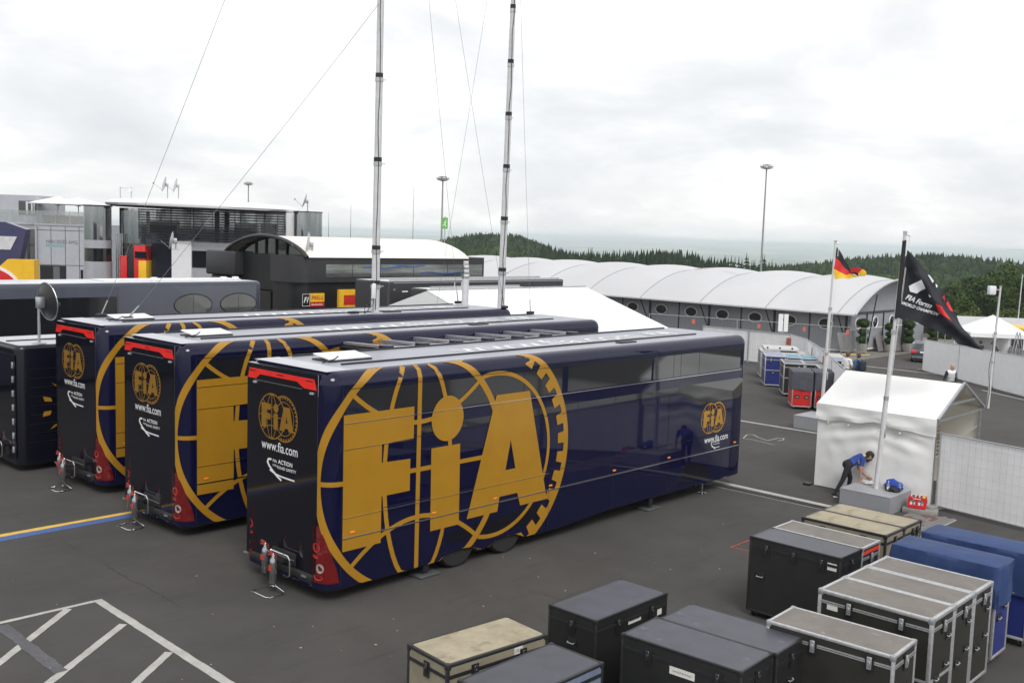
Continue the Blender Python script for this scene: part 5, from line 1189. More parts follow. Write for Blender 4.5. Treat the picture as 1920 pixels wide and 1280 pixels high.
for u in (.28, .45, .72, .9): MB().lathe([(.03, -.02), (.02, -.05)], (-.03, u*TWd, EZ-.47), 8, 0, 'x').build('eyelet_strap', WHITEV, S)
for y_ in (TWd+.05,): MB().box(-.22, 0, y_-.02, y_+.18, 0, .06).build('foot_weight', BLACKP, S, bevel=.02)

# ------------------------------------------------------------------ plinths, flagpoles and flags
PLG = M('plinth_grey', (.27, .28, .30), .5, 0, .06, 2)
def plinth(loc, w, d, h, label):
    S = empty('flagpole_plinth', loc, 0, label, 'plinth', 'grey flagpole plinths'); MB().box(-w/2, w/2, -d/2, d/2, 0, h-.02).build('block', PLG, S); MB().box(-w/2-.006, w/2+.006, -d/2-.006, d/2+.006, h-.02, h).build('top', M('plinth_top', (.33, .335, .35), .45, 0, .06, 2), S, bevel=.005, seg=1)
plinth((14.27, -3.37, 0), 1.24, 1.28, .43, 'grey block plinth at the tent with the bag and bottles on it')
plinth((23.30, 2.65, 0), 1.3, 1.3, .45, 'grey block plinth farther back, partly hidden by the tent')
E0 = Vector((RT0.x, RT0.y, 0)); NF = Vector((math.cos(YAW), math.sin(YAW), 0))
def flagpole(base, z0, s_top, z_top, label):
    S = empty('flagpole', base, 0, label, 'flagpole', 'aluminium flagpoles'); a = Vector((0, 0, z0)); b = E0*s_top+Vector((0, 0, z_top))
    zs = [0, .36, .62, 1]
    for i in range(3): MB().tube([a.lerp(b, zs[i]), a.lerp(b, zs[i+1])], .062-.012*i, 14).build('pole_section', MASTG, S, smooth=True)
    for t in zs[1:3]: MB().tube([a.lerp(b, t-.008), a.lerp(b, t+.008)], .066, 14).build('joint_sleeve', ALU, S, smooth=True)
    MB().tube([b-Vector((0, 0, .03)), b-Vector((0, 0, .05))+E0*.12], .02, 8).build('pulley_arm', ALU, S); MB().tube([b-Vector((0, 0, .02)), b+Vector((0, 0, .05))], .05, 10).build('pole_cap', ALU, S)
    MB().tube([b-Vector((0, 0, .06))+E0*.11, a+E0*.09+Vector((0, 0, 1.5))], .006, 4).build('halyard', WHITEV, S); MB().tube([b-Vector((0, 0, .06))+E0*.13, a+E0*.14+Vector((0, 0, 1.9))], .005, 4).build('halyard', WHITEV, S)
    MB().box(.02, .10, -.12, -.06, z0+1.28, z0+1.55).build('cleat_box', STEEL, S, bevel=.01, seg=1)
    return S
flagpole((14.30, -3.36, 0), .43, .28, 6.75, 'nearer flagpole with the black flag, standing on the plinth by the tent')
flagpole((23.3, 2.6, 0), .45, .12, 6.52, 'farther flagpole flying the black, red and gold flag')
def near_line(p, pts):
    best = 9e9
    for i in range(len(pts)-1):
        a = Vector(pts[i]); b = Vector(pts[i+1]); t = max(0, min(1, (Vector(p)-a).dot(b-a)/(b-a).length_squared)); best = min(best, (Vector(p)-a.lerp(b, t)).length)
    return best
RIDGE = [(.34, 6.35), (.66, 5.75), (1.02, 5.18), (1.44, 4.65), (1.86, 4.37), (2.43, 3.95)]
def f1dep(s, t):
    k = near_line((s, t), RIDGE); wob = .05*math.sin(5.5*s+2.2*t)+.03*math.sin(9*s-6*t)
    fold = -.16*math.exp(-(k/.13)**2)+.05*math.exp(-((s-.42)/.06)**2)*(t < 5.9)-.05*math.exp(-((s-.62-(5.4-t)*.12)/.07)**2)*(t < 5.8)
    return wob*min(1, s)+fold*min(1, s*1.2)+.25*max(0, s-1.5)
BO1 = Vector((14.30, -3.36, 0))
def f1p(s, t, off=0.): return tuple(BO1+E0*s+Vector((0, 0, t))+NF*(f1dep(s, t)-off))
def lerp_pl(pts, u):
    L_ = [0.]
    for i in range(len(pts)-1): L_.append(L_[-1]+math.dist(pts[i], pts[i+1]))
    x = u*L_[-1]
    for i in range(len(pts)-1):
        if x <= L_[i+1]+1e-9:
            k = (x-L_[i])/(L_[i+1]-L_[i]); return (pts[i][0]+(pts[i+1][0]-pts[i][0])*k, pts[i][1]+(pts[i+1][1]-pts[i][1])*k)
    return pts[-1]
BLKF = M('flag_black', (.016, .017, .024), .7, 0, .1, 4); BLKF2 = M('flag_sleeve', (.012, .012, .014), .7)
FL = empty('black_flag', BO1+Vector((0, 0, 4.67)), 0, 'black flag with white and red lettering hanging from the nearer pole', 'flag'); inv = Vector((0, 0, 4.67))+BO1
def loc_(p): return tuple(Vector(p)-inv)
HB = [(.34, 6.35), (.29, 5.56), (.27, 4.67), (.63, 4.63), (.93, 4.5), (1.23, 4.4), (1.62, 4.25), (1.79, 4.08), (2.04, 4.04), (2.43, 3.95)]
RGT = [(.34, 6.35), (.55, 6.14), (.83, 5.84), (1.36, 5.32), (1.69, 4.82), (1.92, 4.44), (2.16, 4.23), (2.43, 3.95)]
def ruled(A, B, nu, nv):
    def fn(u, v):
        a = lerp_pl(A, u); b = lerp_pl(B, u); return loc_(f1p(a[0]+(b[0]-a[0])*v, a[1]+(b[1]-a[1])*v))
    return MB().grid(fn, nu, nv)
ruled(HB, RIDGE, 60, 26).build('flag_cloth', BLKF, FL, smooth=True, angle=80); ruled(RIDGE, RGT, 60, 14).build('flag_cloth', BLKF, FL, smooth=True, angle=80)
MB().grid(lambda u, v: loc_(BO1+E0*((.20+.10*v)+(.14-.20+.02*v)*u)+Vector((0, 0, 6.56-1.89*u+.03*v))-NF*(.07+.02*math.sin(v*3))), 20, 3).build('sleeve', BLKF2, FL, smooth=True)
def decal(P, mt, name, off=.012):
    bm_ = bmesh.new(); f = bm_.faces.new([bm_.verts.new((a, b, 0)) for a, b in P]); bmesh.ops.triangulate(bm_, faces=[f]); bmesh.ops.subdivide_edges(bm_, edges=bm_.edges[:], cuts=4, use_grid_fill=True); bmesh.ops.triangulate(bm_, faces=bm_.faces[:])
    bm_.verts.index_update(); mb = MB(); mb.add([loc_(f1p(v.co.x, v.co.y, off)) for v in bm_.verts], [tuple(v.index for v in f.verts) for f in bm_.faces]); bm_.free(); return mb.build(name, mt, FL, smooth=True)
FWH = M('flag_white', (.80, .80, .83), .6); FRD = M('flag_red', (.66, .03, .03), .6)
decal([(.69, 5.64), (.8, 5.43), (.65, 5.3), (.5, 5.34), (.47, 5.47)], FWH, 'white_emblem'); decal([(.86, 5.76), (.9, 5.76), (1.06, 5.61), (1.01, 5.57)], FWH, 'white_emblem'); decal([(1.10, 5.56), (1.16, 5.50), (1.12, 5.45)], FWH, 'white_emblem'); decal([(.89, 5.3), (.95, 5.24), (.92, 5.22)], FWH, 'white_emblem')
decal([(1.05, 5.08), (1.21, 5.02), (1.4, 4.79), (1.48, 4.67), (1.22, 4.83), (1.13, 4.91)], FRD, 'red_emblem'); decal([(1.27, 5.23), (1.33, 5.29), (1.37, 5.13)], FRD, 'red_emblem'); decal([(1.40, 5.08), (1.46, 5.14), (1.60, 4.88), (1.52, 4.9)], FRD, 'red_emblem')
def ftext(s, o, d, size, wd, name):
    dn = Vector(d).normalized(); nn = Vector((-dn.y, dn.x)); mb = MB(); put_text(mb, s, lambda a, b: loc_(f1p(o[0]+dn.x*a+nn.x*b, o[1]+dn.y*a+nn.y*b, .014)), size, width=wd, bold=.03, shear=.25); mb.build(name, FWH, FL)
ftext('FIA Form', (.40, 5.16), (.70, -.25), .17, .62, 'lettering'); ftext('WORLD CHAMPION', (.31, 5.03), (.92, -.27), .10, .90, 'lettering')
# black, red and gold flag
FG = empty('tricolour_flag', (23.3, 2.6, 5.2), 0, 'black, red and gold flag blowing at the farther pole', 'flag')
def gp(s, t): return tuple(E0*s+Vector((0, 0, t-5.2))+NF*(.07*math.sin(6*s+3*t)*min(1, s*2)+.03*math.sin(13*s-4*t)))
gcol = [M('cloth_black', (.014, .014, .015), .7), M('cloth_red', (.58, .018, .025), .7), M('cloth_gold', (.82, .50, .03), .7)]
T_ = [(.19, 6.36), (.44, 6.02), (.61, 5.75), (.73, 5.50)]; BRl = [(.13, 5.99), (.32, 5.86), (.49, 5.65), (.72, 5.485)]; RGl = [(.08, 5.61), (.3, 5.51), (.56, 5.39), (.76, 5.455)]; Bl = [(.17, 5.23), (.43, 5.28), (.69, 5.26), (.97, 5.35)]
def gpatch(A, B, mt, nm='flag_stripe', dy=0.):
    MB().grid(lambda u, v: (lambda a, b: tuple(Vector(gp(a[0]+(b[0]-a[0])*v, a[1]+(b[1]-a[1])*v))+NF*dy))(lerp_pl(A, u), lerp_pl(B, u)), 24, 8).build(nm, mt, FG, smooth=True, angle=80)
gpatch(T_, BRl, gcol[0]); gpatch(BRl, RGl, gcol[1]); gpatch(RGl, Bl, gcol[2])
gpatch([(.69, 5.60), (.79, 5.66), (.98, 5.66), (1.06, 5.62)], [(.72, 5.48), (.80, 5.50), (.95, 5.48), (.97, 5.47)], gcol[1], dy=-.04)
gpatch([(1.06, 5.62), (1.15, 5.58), (1.21, 5.51)], [(.95, 5.47), (.98, 5.36), (1.21, 5.39)], gcol[2], dy=-.05); gpatch([(.72, 5.49), (.85, 5.50), (.95, 5.48)], [(.74, 5.46), (.86, 5.43), (.98, 5.35)], gcol[0], dy=-.03)

# ------------------------------------------------------------------ fences
SHEET = thin(M('fence_sheet', (.83, .83, .84), .6, 0, .04, 2, bump=.2, bscale=5), .12, (.85, .85, .85)); SHEETG = thin(M('fence_sheet_grey', (.82, .83, .84), .6, 0, .04, 2), .12, (.85, .85, .85))
def fence_panel(a, b, h, label, group, wires=True, frame=STEEL, sheet=SHEET, front=1, foot=True, zo=(0, 0), z0=.12, fr=.021):
    a = Vector((*a, zo[0])); b = Vector((*b, zo[1])); d = b-a; L_ = math.hypot(d.x, d.y); S = empty('fence_panel', a, math.atan2(d.y, d.x), label, 'fence', group); sl = (zo[1]-zo[0])/L_
    P = lambda x, y, z: (x, y, z+sl*x)
    for x_ in (0.02, L_-.02): MB().tube([P(x_, 0, .02), P(x_, 0, h)], fr, 8).build('post', frame, S, smooth=True)
    for z in (z0, h-.03): MB().tube([P(0, 0, z), P(L_, 0, z)], fr*.85, 8).build('rail', frame, S, smooth=True)
    sd_ = random.uniform(0, 50)
    MB().grid(lambda u, v: P(.03+u*(L_-.06), .035*front+.012*math.sin(u*26+sd_)*math.sin(v*PI)+.02*mnoise.noise(Vector((u*3, v*2, sd_))), z0+v*(h-.05-z0)), 24, 8).build('sheet', sheet, S, smooth=True)
    if wires:
        mb = MB(); n_ = int(L_/.155)
        for i in range(1, n_): mb.bar(P(i*L_/n_, -.012*front, z0), P(i*L_/n_, -.012*front, h-.03), .0045)
        for k in range(1, 8): mb.bar(P(0, -.02*front, z0+k*(h-z0)/8), P(L_, -.02*front, z0+k*(h-z0)/8), .004)
        tag(mb.build('wire_mesh', M('mesh_wire', (.5, .5, .51), .5, .3), S), kind='stuff')
    if foot:
        for x_ in (0, L_): MB().box(x_-.1, x_+.1, -.32, .32, .0, .12).build('foot_block', CONC, S, bevel=.02, seg=1).location = (0, 0, sl*x_)
    return S
GF = 'mesh fence beside the tent'
fence_panel((15.05, -4.55), (14.40, -7.95), 1.95, 'white-sheeted mesh fence panel between the tent and the right edge', GF, front=1)
fence_panel((14.38, -8.0), (13.6, -11.4), 1.95, 'white-sheeted mesh fence panel running out of the picture at right', GF, front=1)
S = empty('kerb_stone', (14.40, -4.45, 0), math.radians(-75), 'pale concrete fence foot under the red bottle crate', 'fence foot'); MB().box(-.4, .4, -.13, .13, 0, .13).build('block', CONC, S, bevel=.02); MB().box(-.06, .06, -.02, .02, .131, .135).build('slot', CHARD, S)
# barrier along the case row
GB = 'sheeted barrier behind the case rows'
bp_ = [(44.3, 21.0), (44.2, 17.7), (44.1, 14.9), (40.46, 12.1), (36.6, 9.75), (33.6, 7.95), (30.9, 6.35), (28.0, 4.55), (25.6, 3.0), (23.2, 1.5)]
for i in range(len(bp_)-1):
    a, b = bp_[i], bp_[i+1]; lb = ['leftmost panel of the white barrier, behind the near transporter', 'second panel of the white barrier, facing the camera squarely', 'white barrier panel just right of the barrier corner', 'white barrier panel beside the stage decks', 'white barrier panel beside the far grey case row', 'white barrier panel beside the blue case row', 'white barrier panel beside the black case row', 'white barrier panel beside the red cases', 'white barrier panel running in behind the tent'][i]
    S = fence_panel(a, b, 1.98, lb, GB, wires=i < 2, zo=(gz(a[0]), gz(b[0])), fr=.028, foot=False, front=-1 if i > 1 else 1)
    if i in (1, 2, 4, 6): MB().box(2.55 if i == 1 else .1, 2.75 if i == 1 else .3, -.06, -.04, 1.35, 1.75).build('red_sign', M('notice_red', (.5, .12, .1), .6), S)
# panels of the white compound wall at right
GC = 'white boarded compound fence'
cp = [(54.4, 11.2, -1.25), (50.4, 7.6, -1.05), (46.4, 4.35, -.84), (42.0, .7, -.62), (38.5, -2.2, -.45)]
for i in range(4):
    a, b = cp[i], cp[i+1]; lb = ['white compound board beside the parked car', 'white compound board behind the bald walking man', 'white compound board just right of the floodlight pole', 'white compound board at the right edge of the picture'][i]
    fence_panel(a[:2], b[:2], 2.0, lb, GC, wires=False, zo=(a[2], b[2]), frame=STEEL, foot=True, front=-1, z0=.06, fr=.035, sheet=SHEETG)
for k_, (a, b, lb) in enumerate((((56.6, 11.9), (53.3, 9.0), 'mesh fence run just behind the black flag tip'),)):
    fence_panel(a, b, 1.75, lb, 'mesh fence behind the compound boards', wires=False, zo=(gz(a[0]), gz(b[0])), foot=False, sheet=SHEET)
# open mesh fence in front of the domed pavilion
GO = 'open mesh fence before the domed pavilion'
ob = [(55.5, 33), (60.5, 28.2), (62.5, 25.5), (64.5, 22.6), (66.6, 20.4)]
for i in range(len(ob)-1):
    a, b = ob[i], ob[i+1]; L_ = math.dist(a, b); S = empty('open_fence', (*a, gz(a[0])), math.atan2(b[1]-a[1], b[0]-a[0]), ['open wire fence panel farthest left before the pavilion', 'open wire fence panel below the third oval window from the right', 'open wire fence panel before the pavilion corner', 'open wire fence panel ending at the first topiary'][i], 'fence', GO); sl = (gz(b[0])-gz(a[0]))/L_
    for x_ in (0, L_): MB().tube([(x_, 0, sl*x_), (x_, 0, 2.0+sl*x_)], .03, 6).build('post', STEEL, S)
    for z in (.15, 2.0): MB().tube([(0, 0, z), (L_, 0, z+sl*L_)], .022, 6).build('rail', STEEL, S)
    mb = MB()
    for k in range(1, int(L_/.3)): mb.bar((k*.3, 0, .15+sl*k*.3), (k*.3, 0, 2+sl*k*.3), .006)
    tag(mb.build('wire_mesh', STEEL, S), kind='stuff'); MB().box(L_*.5-.12, L_*.5+.12, -.03, -.02, 1.45+sl*L_/2, 1.8+sl*L_/2).build('red_sign', M('notice_red', (.5, .12, .1), .6), S)
    MB().box(L_-.1, L_+.1, -.4, .4, sl*L_, sl*L_+.12).build('foot_block', CONC, S)
# far white hoarding
for i, (a, b, lb) in enumerate((((81.7, 19.2), (84.0, 16.6), 'far white hoarding panel right of the black flag'), ((84.0, 16.6), (86.0, 13.2), 'far white hoarding panel behind the pop-up canopy'), ((86.0, 13.2), (86.8, 8), 'far white hoarding panel at the right edge'))):
    S = empty('white_hoarding', (*a, -2.6), math.atan2(b[1]-a[1], b[0]-a[0]), lb, 'hoarding', 'far white hoarding'); L_ = math.dist(a, b); MB().box(0, L_-.05, 0, .06, 0, 3.25).build('board', SHEET, S); MB().box(L_-.09, L_+.05, -.03, .09, 0, 3.35).build('post', CHAR, S)
# ------------------------------------------------------------------ lamp posts, floodlight poles, exit sign
def lamp_post(loc, h, label, r=.16):
    S = empty('flood_mast', loc, 0, label, 'lamp post', 'tall lamp posts'); MB().tube([(0, 0, 0), (0, 0, h)], [r, r*.55], 10).build('pole', M('pole_grey', (.30, .31, .31), .5, .3), S, smooth=True)
    MB().lathe([(.15, h-.1), (.75, h+.05), (.75, h+.12), (.2, h+.2)], n=16).build('head_ring', STEEL, S, smooth=True)
    for i in range(6):
        a = i*PI/3; MB().box(-.22, .22, -.16, .16, -.1, .1).build('floodlight', M('lamp_body', (.55, .56, .56), .4), S, bevel=.04, seg=1).location = (.62*math.cos(a), .62*math.sin(a), h+.28)
    MB().lathe([(.5, h+.4), (.55, h+.47), (.1, h+.55)], n=14).build('head_cap', STEEL, S)
lamp_post((106.0, 52.2, -4.6), 20.2, 'tall lamp post right of centre above the domed roofs')
lamp_post((78.9, 81.9, -3.2), 16.1, 'lamp post behind the exit sign, left of the second mast')
lamp_post((90.7, 143.9, -8), 21.6, 'small far lamp post above the disc roof')
S = empty('exit_sign', (30.95, 30.25, 0), math.atan2(RT0.y, RT0.x), 'green running-man sign on a thin post, left of the second mast', 'sign')
MB().tube([(0, .05, 0), (0, .05, 7.35)], .03, 8).build('post', STEEL, S); MB().box(-.17, .17, -.012, .012, 6.64, 7.28).build('board', M('sign_green', (.10, .36, .05), .5), S)
mb = MB()
for a, b, w_ in (((.02, 7.02), (.0, 6.90), .05), ((.02, 7.04), (.10, 6.99), .025), ((.02, 7.04), (-.06, 6.98), .025), ((.0, 6.9), (.07, 6.82), .035), ((.07, 6.82), (.04, 6.73), .03), ((0, 6.9), (-.06, 6.84), .035), ((-.06, 6.84), (-.13, 6.80), .03)): mb.bar((a[0], -.016, a[1]), (b[0], -.016, b[1]), w_, .006, up=(0, 1, 0))
mb.lathe([(.035, -.018), (.035, -.013)], (.05, 0, 7.12), 12, 0, 'y'); mb.build('pictogram', WHITEV, S)
def flood_pole(loc, h, label, side_=-1, cable=True):
    S = empty('camera_pole', loc, math.atan2(RT0.y, RT0.x), label, 'pole', 'poles with white boxes'); MB().tube([(0, 0, 0), (.06, 0, h*.5), (.14, 0, h)], [.065, .05, .04], 10).build('pole', MASTG, S, smooth=True)
    MB().tube([(.14, 0, h-.12), (.14+side_*.25, 0, h-.1)], .03, 6).build('arm', ALU, S); MB().box(.14+side_*.5, .14+side_*.22, -.13, .13, h-.32, h+.05).build('white_box', WHITEP, S, bevel=.03); MB().tube([(.14, 0, h), (.14, 0, h+.06)], .05, 8).build('cap', ALU, S)
    for z in (.38, .62): MB().tube([(.12*z, 0, h*z), (.12*z, 0, h*z+.06)], .075, 8).build('clamp', ALU, S)
    if cable: MB().tube([(-.06+.05*math.sin(i), -.07, h*.62*(1-i/10)) for i in range(11)], .012, 5).build('cable', BLACKP, S)
flood_pole((35.37, .97, -.28), 5.15, 'nearer pole with a white box lamp, standing behind the tent gable')
flood_pole((85.1, 15.2, -3), 7.4, 'far thin pole with a small white box at the right edge', 1, False)
# ------------------------------------------------------------------ people
SKIN = M('skin', (.46, .27, .19), .55, 0, .08, 20); SKIN2 = M('skin_tan', (.40, .22, .15), .55, 0, .08, 20)
HAIRD = M('hair_dark', (.025, .016, .012), .7, 0, .3, 60); HAIRB = M('hair_brown', (.09, .055, .035), .7, 0, .3, 60)
TROUS = M('trousers_dark', (.014, .014, .020), .85, 0, .25, 8); TROUSN = M('trousers_navy', (.018, .022, .045), .85, 0, .25, 8)
SHOE = M('shoe_dark', (.02, .02, .022), .6); SOLE = M('shoe_white', (.6, .6, .6), .6)
def capsule(mb, a, b, ra, rb, flat=(1, 1), ref=(0, 1, 0), n=12):
    """tapered capsule; flat squashes (side, ref) radii"""
    a = Vector(a); b = Vector(b); d = b-a
    if d.length < 1e-4: d = Vector((0, 0, 1e-3)); b = a+d
    L_ = d.length; d.normalize(); r = Vector(ref); r = r-d*r.dot(d)
    if r.length < 1e-3: r = d.orthogonal()
    r.normalize(); s_ = d.cross(r).normalized(); base = len(mb.v); rows = []
    for i in range(5): t = -PI/2+i*PI/2/5; rows.append((a+d*ra*math.sin(t)*min(flat), ra*math.cos(t)))
    rows.append((a, ra)); rows.append((a.lerp(b, .5), (ra+rb)/2)); rows.append((b, rb))
    for i in range(1, 6): t = i*PI/2/5; rows.append((b+d*rb*math.sin(t)*min(flat), max(rb*math.cos(t), .001)))
    for p, q in rows:
        q = max(q, .001)
        for j in range(n): t = 2*PI*j/n; mb.v.append(tuple(p+s_*q*flat[0]*math.cos(t)+r*q*flat[1]*math.sin(t)))
    for i in range(len(rows)-1):
        for j in range(n): mb.f.append((base+i*n+j, base+i*n+(j+1) % n, base+(i+1)*n+(j+1) % n, base+(i+1)*n+j)); mb.m.append(0)
    mb.f.append(tuple(base+j for j in reversed(range(n)))); mb.m.append(0); mb.f.append(tuple(base+(len(rows)-1)*n+j for j in range(n))); mb.m.append(0)
def person(loc, rz, J, mats, label, height=1.78, voxel=.012, hair='short', beard=False, group=None, patch=None, longsleeve=False, hairm=None, skin=None):
    """J: joint positions in metres for a 1.78 m figure; mats: dict(top, legs, shoe)"""
    P = empty('person', loc, rz, label, 'person', group); P.scale = (height/1.78,)*3
    V = {k: Vector(v) for k, v in J.items()}
    sk = skin or SKIN; M_ = [mats['top'], mats['legs'], sk, mats['shoe'], hairm or HAIRD, mats.get('sleeve', mats['top']), mats.get('patch', mats['top'])]
    segs = []; mb = MB()
    def seg(a, b, ra, rb, mat, flat=(1, 1), ref=(0, 1, 0)):
        a = V[a] if isinstance(a, str) else Vector(a); b = V[b] if isinstance(b, str) else Vector(b); capsule(mb, a, b, ra, rb, flat, ref); segs.append((a, b, ra, rb, mat))
    up = (V['neck']-V['pelvis']).normalized(); fwd = V.get('fwd', Vector((0, 1, 0))); fwd = (fwd-up*fwd.dot(up)).normalized(); rt = fwd.cross(up).normalized()
    sm = 5
    seg('pelvis', V['pelvis'].lerp(V['neck'], .22), .155, .140, 1, (1.08, .80), fwd)
    seg(V['pelvis'].lerp(V['neck'], .20), V['pelvis'].lerp(V['neck'], .52), .140, .150, 0, (1.08, .78), fwd)
    seg(V['pelvis'].lerp(V['neck'], .52), V['pelvis'].lerp(V['neck'], .82), .155, .145, 0, (1.18, .76), fwd)
    seg(V['shR'].lerp(V['neck'], .15), V['shL'].lerp(V['neck'], .15), .072, .072, 0)
    seg(V['neck']-up*.05, V['neck']+(V['head']-V['neck'])*.5, .062, .055, 2)
    for s_ in 'RL':
        seg('hip'+s_, 'knee'+s_, .092, .062, 1); seg('knee'+s_, 'ank'+s_, .062, .045, 1)
        f = (V['toe'+s_]-V['ank'+s_]); heel = V['ank'+s_]-Vector((0, 0, .045))-f.normalized()*.04
        seg(heel, V['toe'+s_], .045, .036, 3)
        seg('sh'+s_, V['sh'+s_].lerp(V['elb'+s_], .62), .066, .054, sm); seg(V['sh'+s_].lerp(V['elb'+s_], .6), 'elb'+s_, .050, .043, sm if longsleeve else 2)
        seg('elb'+s_, 'wri'+s_, .044, .030, sm if longsleeve else 2)
        # hand: palm, four unequal fingers, thumb
        h = V['wri'+s_]; d = V['hand'+s_] if 'hand'+s_ in V else (V['wri'+s_]-V['elb'+s_]).normalized(); d = d.normalized(); side_ = (rt if abs(d.dot(rt)) < .9 else fwd); side_ = (fwd-d*fwd.dot(d)); side_ = side_.normalized() if side_.length > .1 else rt; cu = d.cross(side_).normalized()*(1 if s_ == 'R' else -1)
        seg(h, h+d*.075, .030, .034, 2, (1., .6), cu)
        for k, (o_, L_) in enumerate(((-.026, .062), (-.009, .074), (.009, .070), (.026, .054))):
            p0 = h+d*.085+side_*o_; p1 = p0+d*L_*.55+cu*.006; p2 = p1+d*L_*.40+cu*.022; seg(p0, p1, .0105, .0095, 2); seg(p1, p2, .0095, .0085, 2)
        seg(h+d*.025+side_*.03, h+d*.065+side_*.062+cu*.01, .0125, .0105, 2); seg(h+d*.065+side_*.062+cu*.01, h+d*.095+side_*.06+cu*.022, .0105, .009, 2)
    hu = V.get('headup', up).normalized(); hf = V.get('face', fwd); hf = (hf-hu*hf.dot(hu)).normalized(); hr = hf.cross(hu).normalized(); hc = V['head']
    seg(hc-hu*.035+hf*.015, hc+hu*.04-hf*.005, .082, .092, 2, (.88, 1.02), hf); seg(hc-hu*.09+hf*.045, hc-hu*.05+hf*.035, .045, .06, 2)
    seg(hc-hu*.005+hf*.10, hc-hu*.035+hf*.112, .010, .015, 2)
    for q in (-1, 1): seg(hc+hr*.082*q-hu*.02, hc+hr*.085*q+hu*.02, .014, .017, 2)
    if hair == 'short':
        seg(hc+hu*.055-hf*.025, hc+hu*.062+hf*.03, .094, .080, 4, (.92, 1.), hf); seg(hc-hf*.035, hc+hu*.04-hf*.04, .082, .088, 4, (.92, 1.), hf)
    if beard:
        seg(hc-hu*.10+hf*.055, hc-hu*.055+hf*.05, .050, .062, 4, (1, .9), hf); seg(hc-hu*.135+hf*.05, hc-hu*.09+hf*.055, .03, .045, 4)
    raw = mb.mesh('body', M_[0]); tmp = bpy.data.objects.new('tmp', raw); COL.objects.link(tmp)
    rm = tmp.modifiers.new('r', 'REMESH'); rm.mode = 'VOXEL'; rm.voxel_size = voxel; smo = tmp.modifiers.new('s', 'SMOOTH'); smo.factor = .5; smo.iterations = 3 if voxel < .01 else 2
    dg = bpy.context.evaluated_depsgraph_get(); me = bpy.data.meshes.new_from_object(tmp.evaluated_get(dg)); bpy.data.objects.remove(tmp)
    me.materials.clear()
    for m in M_: me.materials.append(m)
    idx = []
    info = [(a, b-a, max((b-a).length_squared, 1e-9), ra, rb, m) for a, b, ra, rb, m in segs]
    for p in me.polygons:
        c = p.center; best = 9e9; bm_ = 0
        for a, d, l2, ra, rb, m in info:
            t = (c-a).dot(d)/l2; t = 0 if t < 0 else 1 if t > 1 else t; q = (c-a-d*t).length-(ra+(rb-ra)*t)
            if m == 4: q -= .010
            if q < best: best = q; bm_ = m
        if patch and bm_ == 0 and patch(c): bm_ = 6
        idx.append(bm_)
    me.polygons.foreach_set('material_index', idx); me.shade_smooth(); b_ = put(P, 'body', me)
    eyes = MB()
    for q in (-1, 1): 
        o = MB().sphere(hc+hf*.094+hr*.034*q+hu*.012, .012, 8, 6).build('eye', M('eye_dark', (.03, .02, .02), .3), P, smooth=True)
    MB().tube([hc+hf*.099-hr*.024-hu*.062, hc+hf*.106-hu*.064, hc+hf*.099+hr*.024-hu*.062], .006, 6).build('mouth', M('lips', (.28, .10, .09), .6), P)
    return P
def standing(step=0., lean=0., bend=0.):
    return dict(pelvis=(0, 0, .95), neck=(0, .02+lean, 1.47), head=(0, .05+lean*1.4, 1.63), hipR=(.09, 0, .92), hipL=(-.09, 0, .92), kneeR=(.10, .04+step*.5, .50), kneeL=(-.10, .04-step*.35, .50), ankR=(.10, step, .09), ankL=(-.10, -step, .10 if step else .09),
        toeR=(.12, .16+step, .04), toeL=(-.12, .15-step, .04), shR=(.185, lean, 1.42), shL=(-.185, lean, 1.42), elbR=(.25, -.03+lean, 1.13), elbL=(-.25, -.03+lean, 1.13), wriR=(.25, .09+lean, .90), wriL=(-.25, .09+lean, .90))
# the man bending over the plinth (world-aligned pose built in camera-facing frame: x = along picture right, y = away from camera)
BM0 = Vector((14.33, -2.21, 0))
J = dict(pelvis=(.36, .03, .86), neck=(.80, .06, 1.10), head=(.93, .04, 1.10), fwd=(.5, 0, -.86), face=(.72, -.12, -.66), headup=(.62, 0, .70),
    hipR=(.36, -.07, .83), hipL=(.37, .12, .82), kneeR=(.22, -.10, .46), kneeL=(.50, .14, .48), ankR=(.03, -.12, .12), ankL=(.46, .16, .10), toeR=(.15, -.14, .035), toeL=(.62, .17, .04),
    shR=(.70, -.16, 1.06), shL=(.76, .24, 1.0), elbR=(.64, -.24, .80), elbL=(.74, .26, .74), wriR=(.62, -.24, .60), wriL=(.92, .12, .545), handL=(.75, -.1, -.35), handR=(-.02, .05, -1))
JB = J
PM = dict(top=M('shirt_blue', (.022, .055, .30), .7, 0, .15, 6), legs=TROUS, shoe=SHOE, patch=M('shirt_yellow', (.75, .55, .03), .7))
bm_ = person(tuple(BM0), FR, JB, PM, 'bearded man in blue and yellow shirt and dark trousers bending over the plinth', 1.72, .0095, beard=True, skin=SKIN2,
    patch=lambda c: (abs(c.x-.66) < .06 and c.z < 1.02 and c.y < -.05 and c.z > .90) or (c.x > .74 and c.z > 1.12))
MB().box(-.02, .16, -.03, .05, -.01, .02).build('shoe_sole', SOLE, bm_, bevel=.01).location = (.01, -.13, .015)
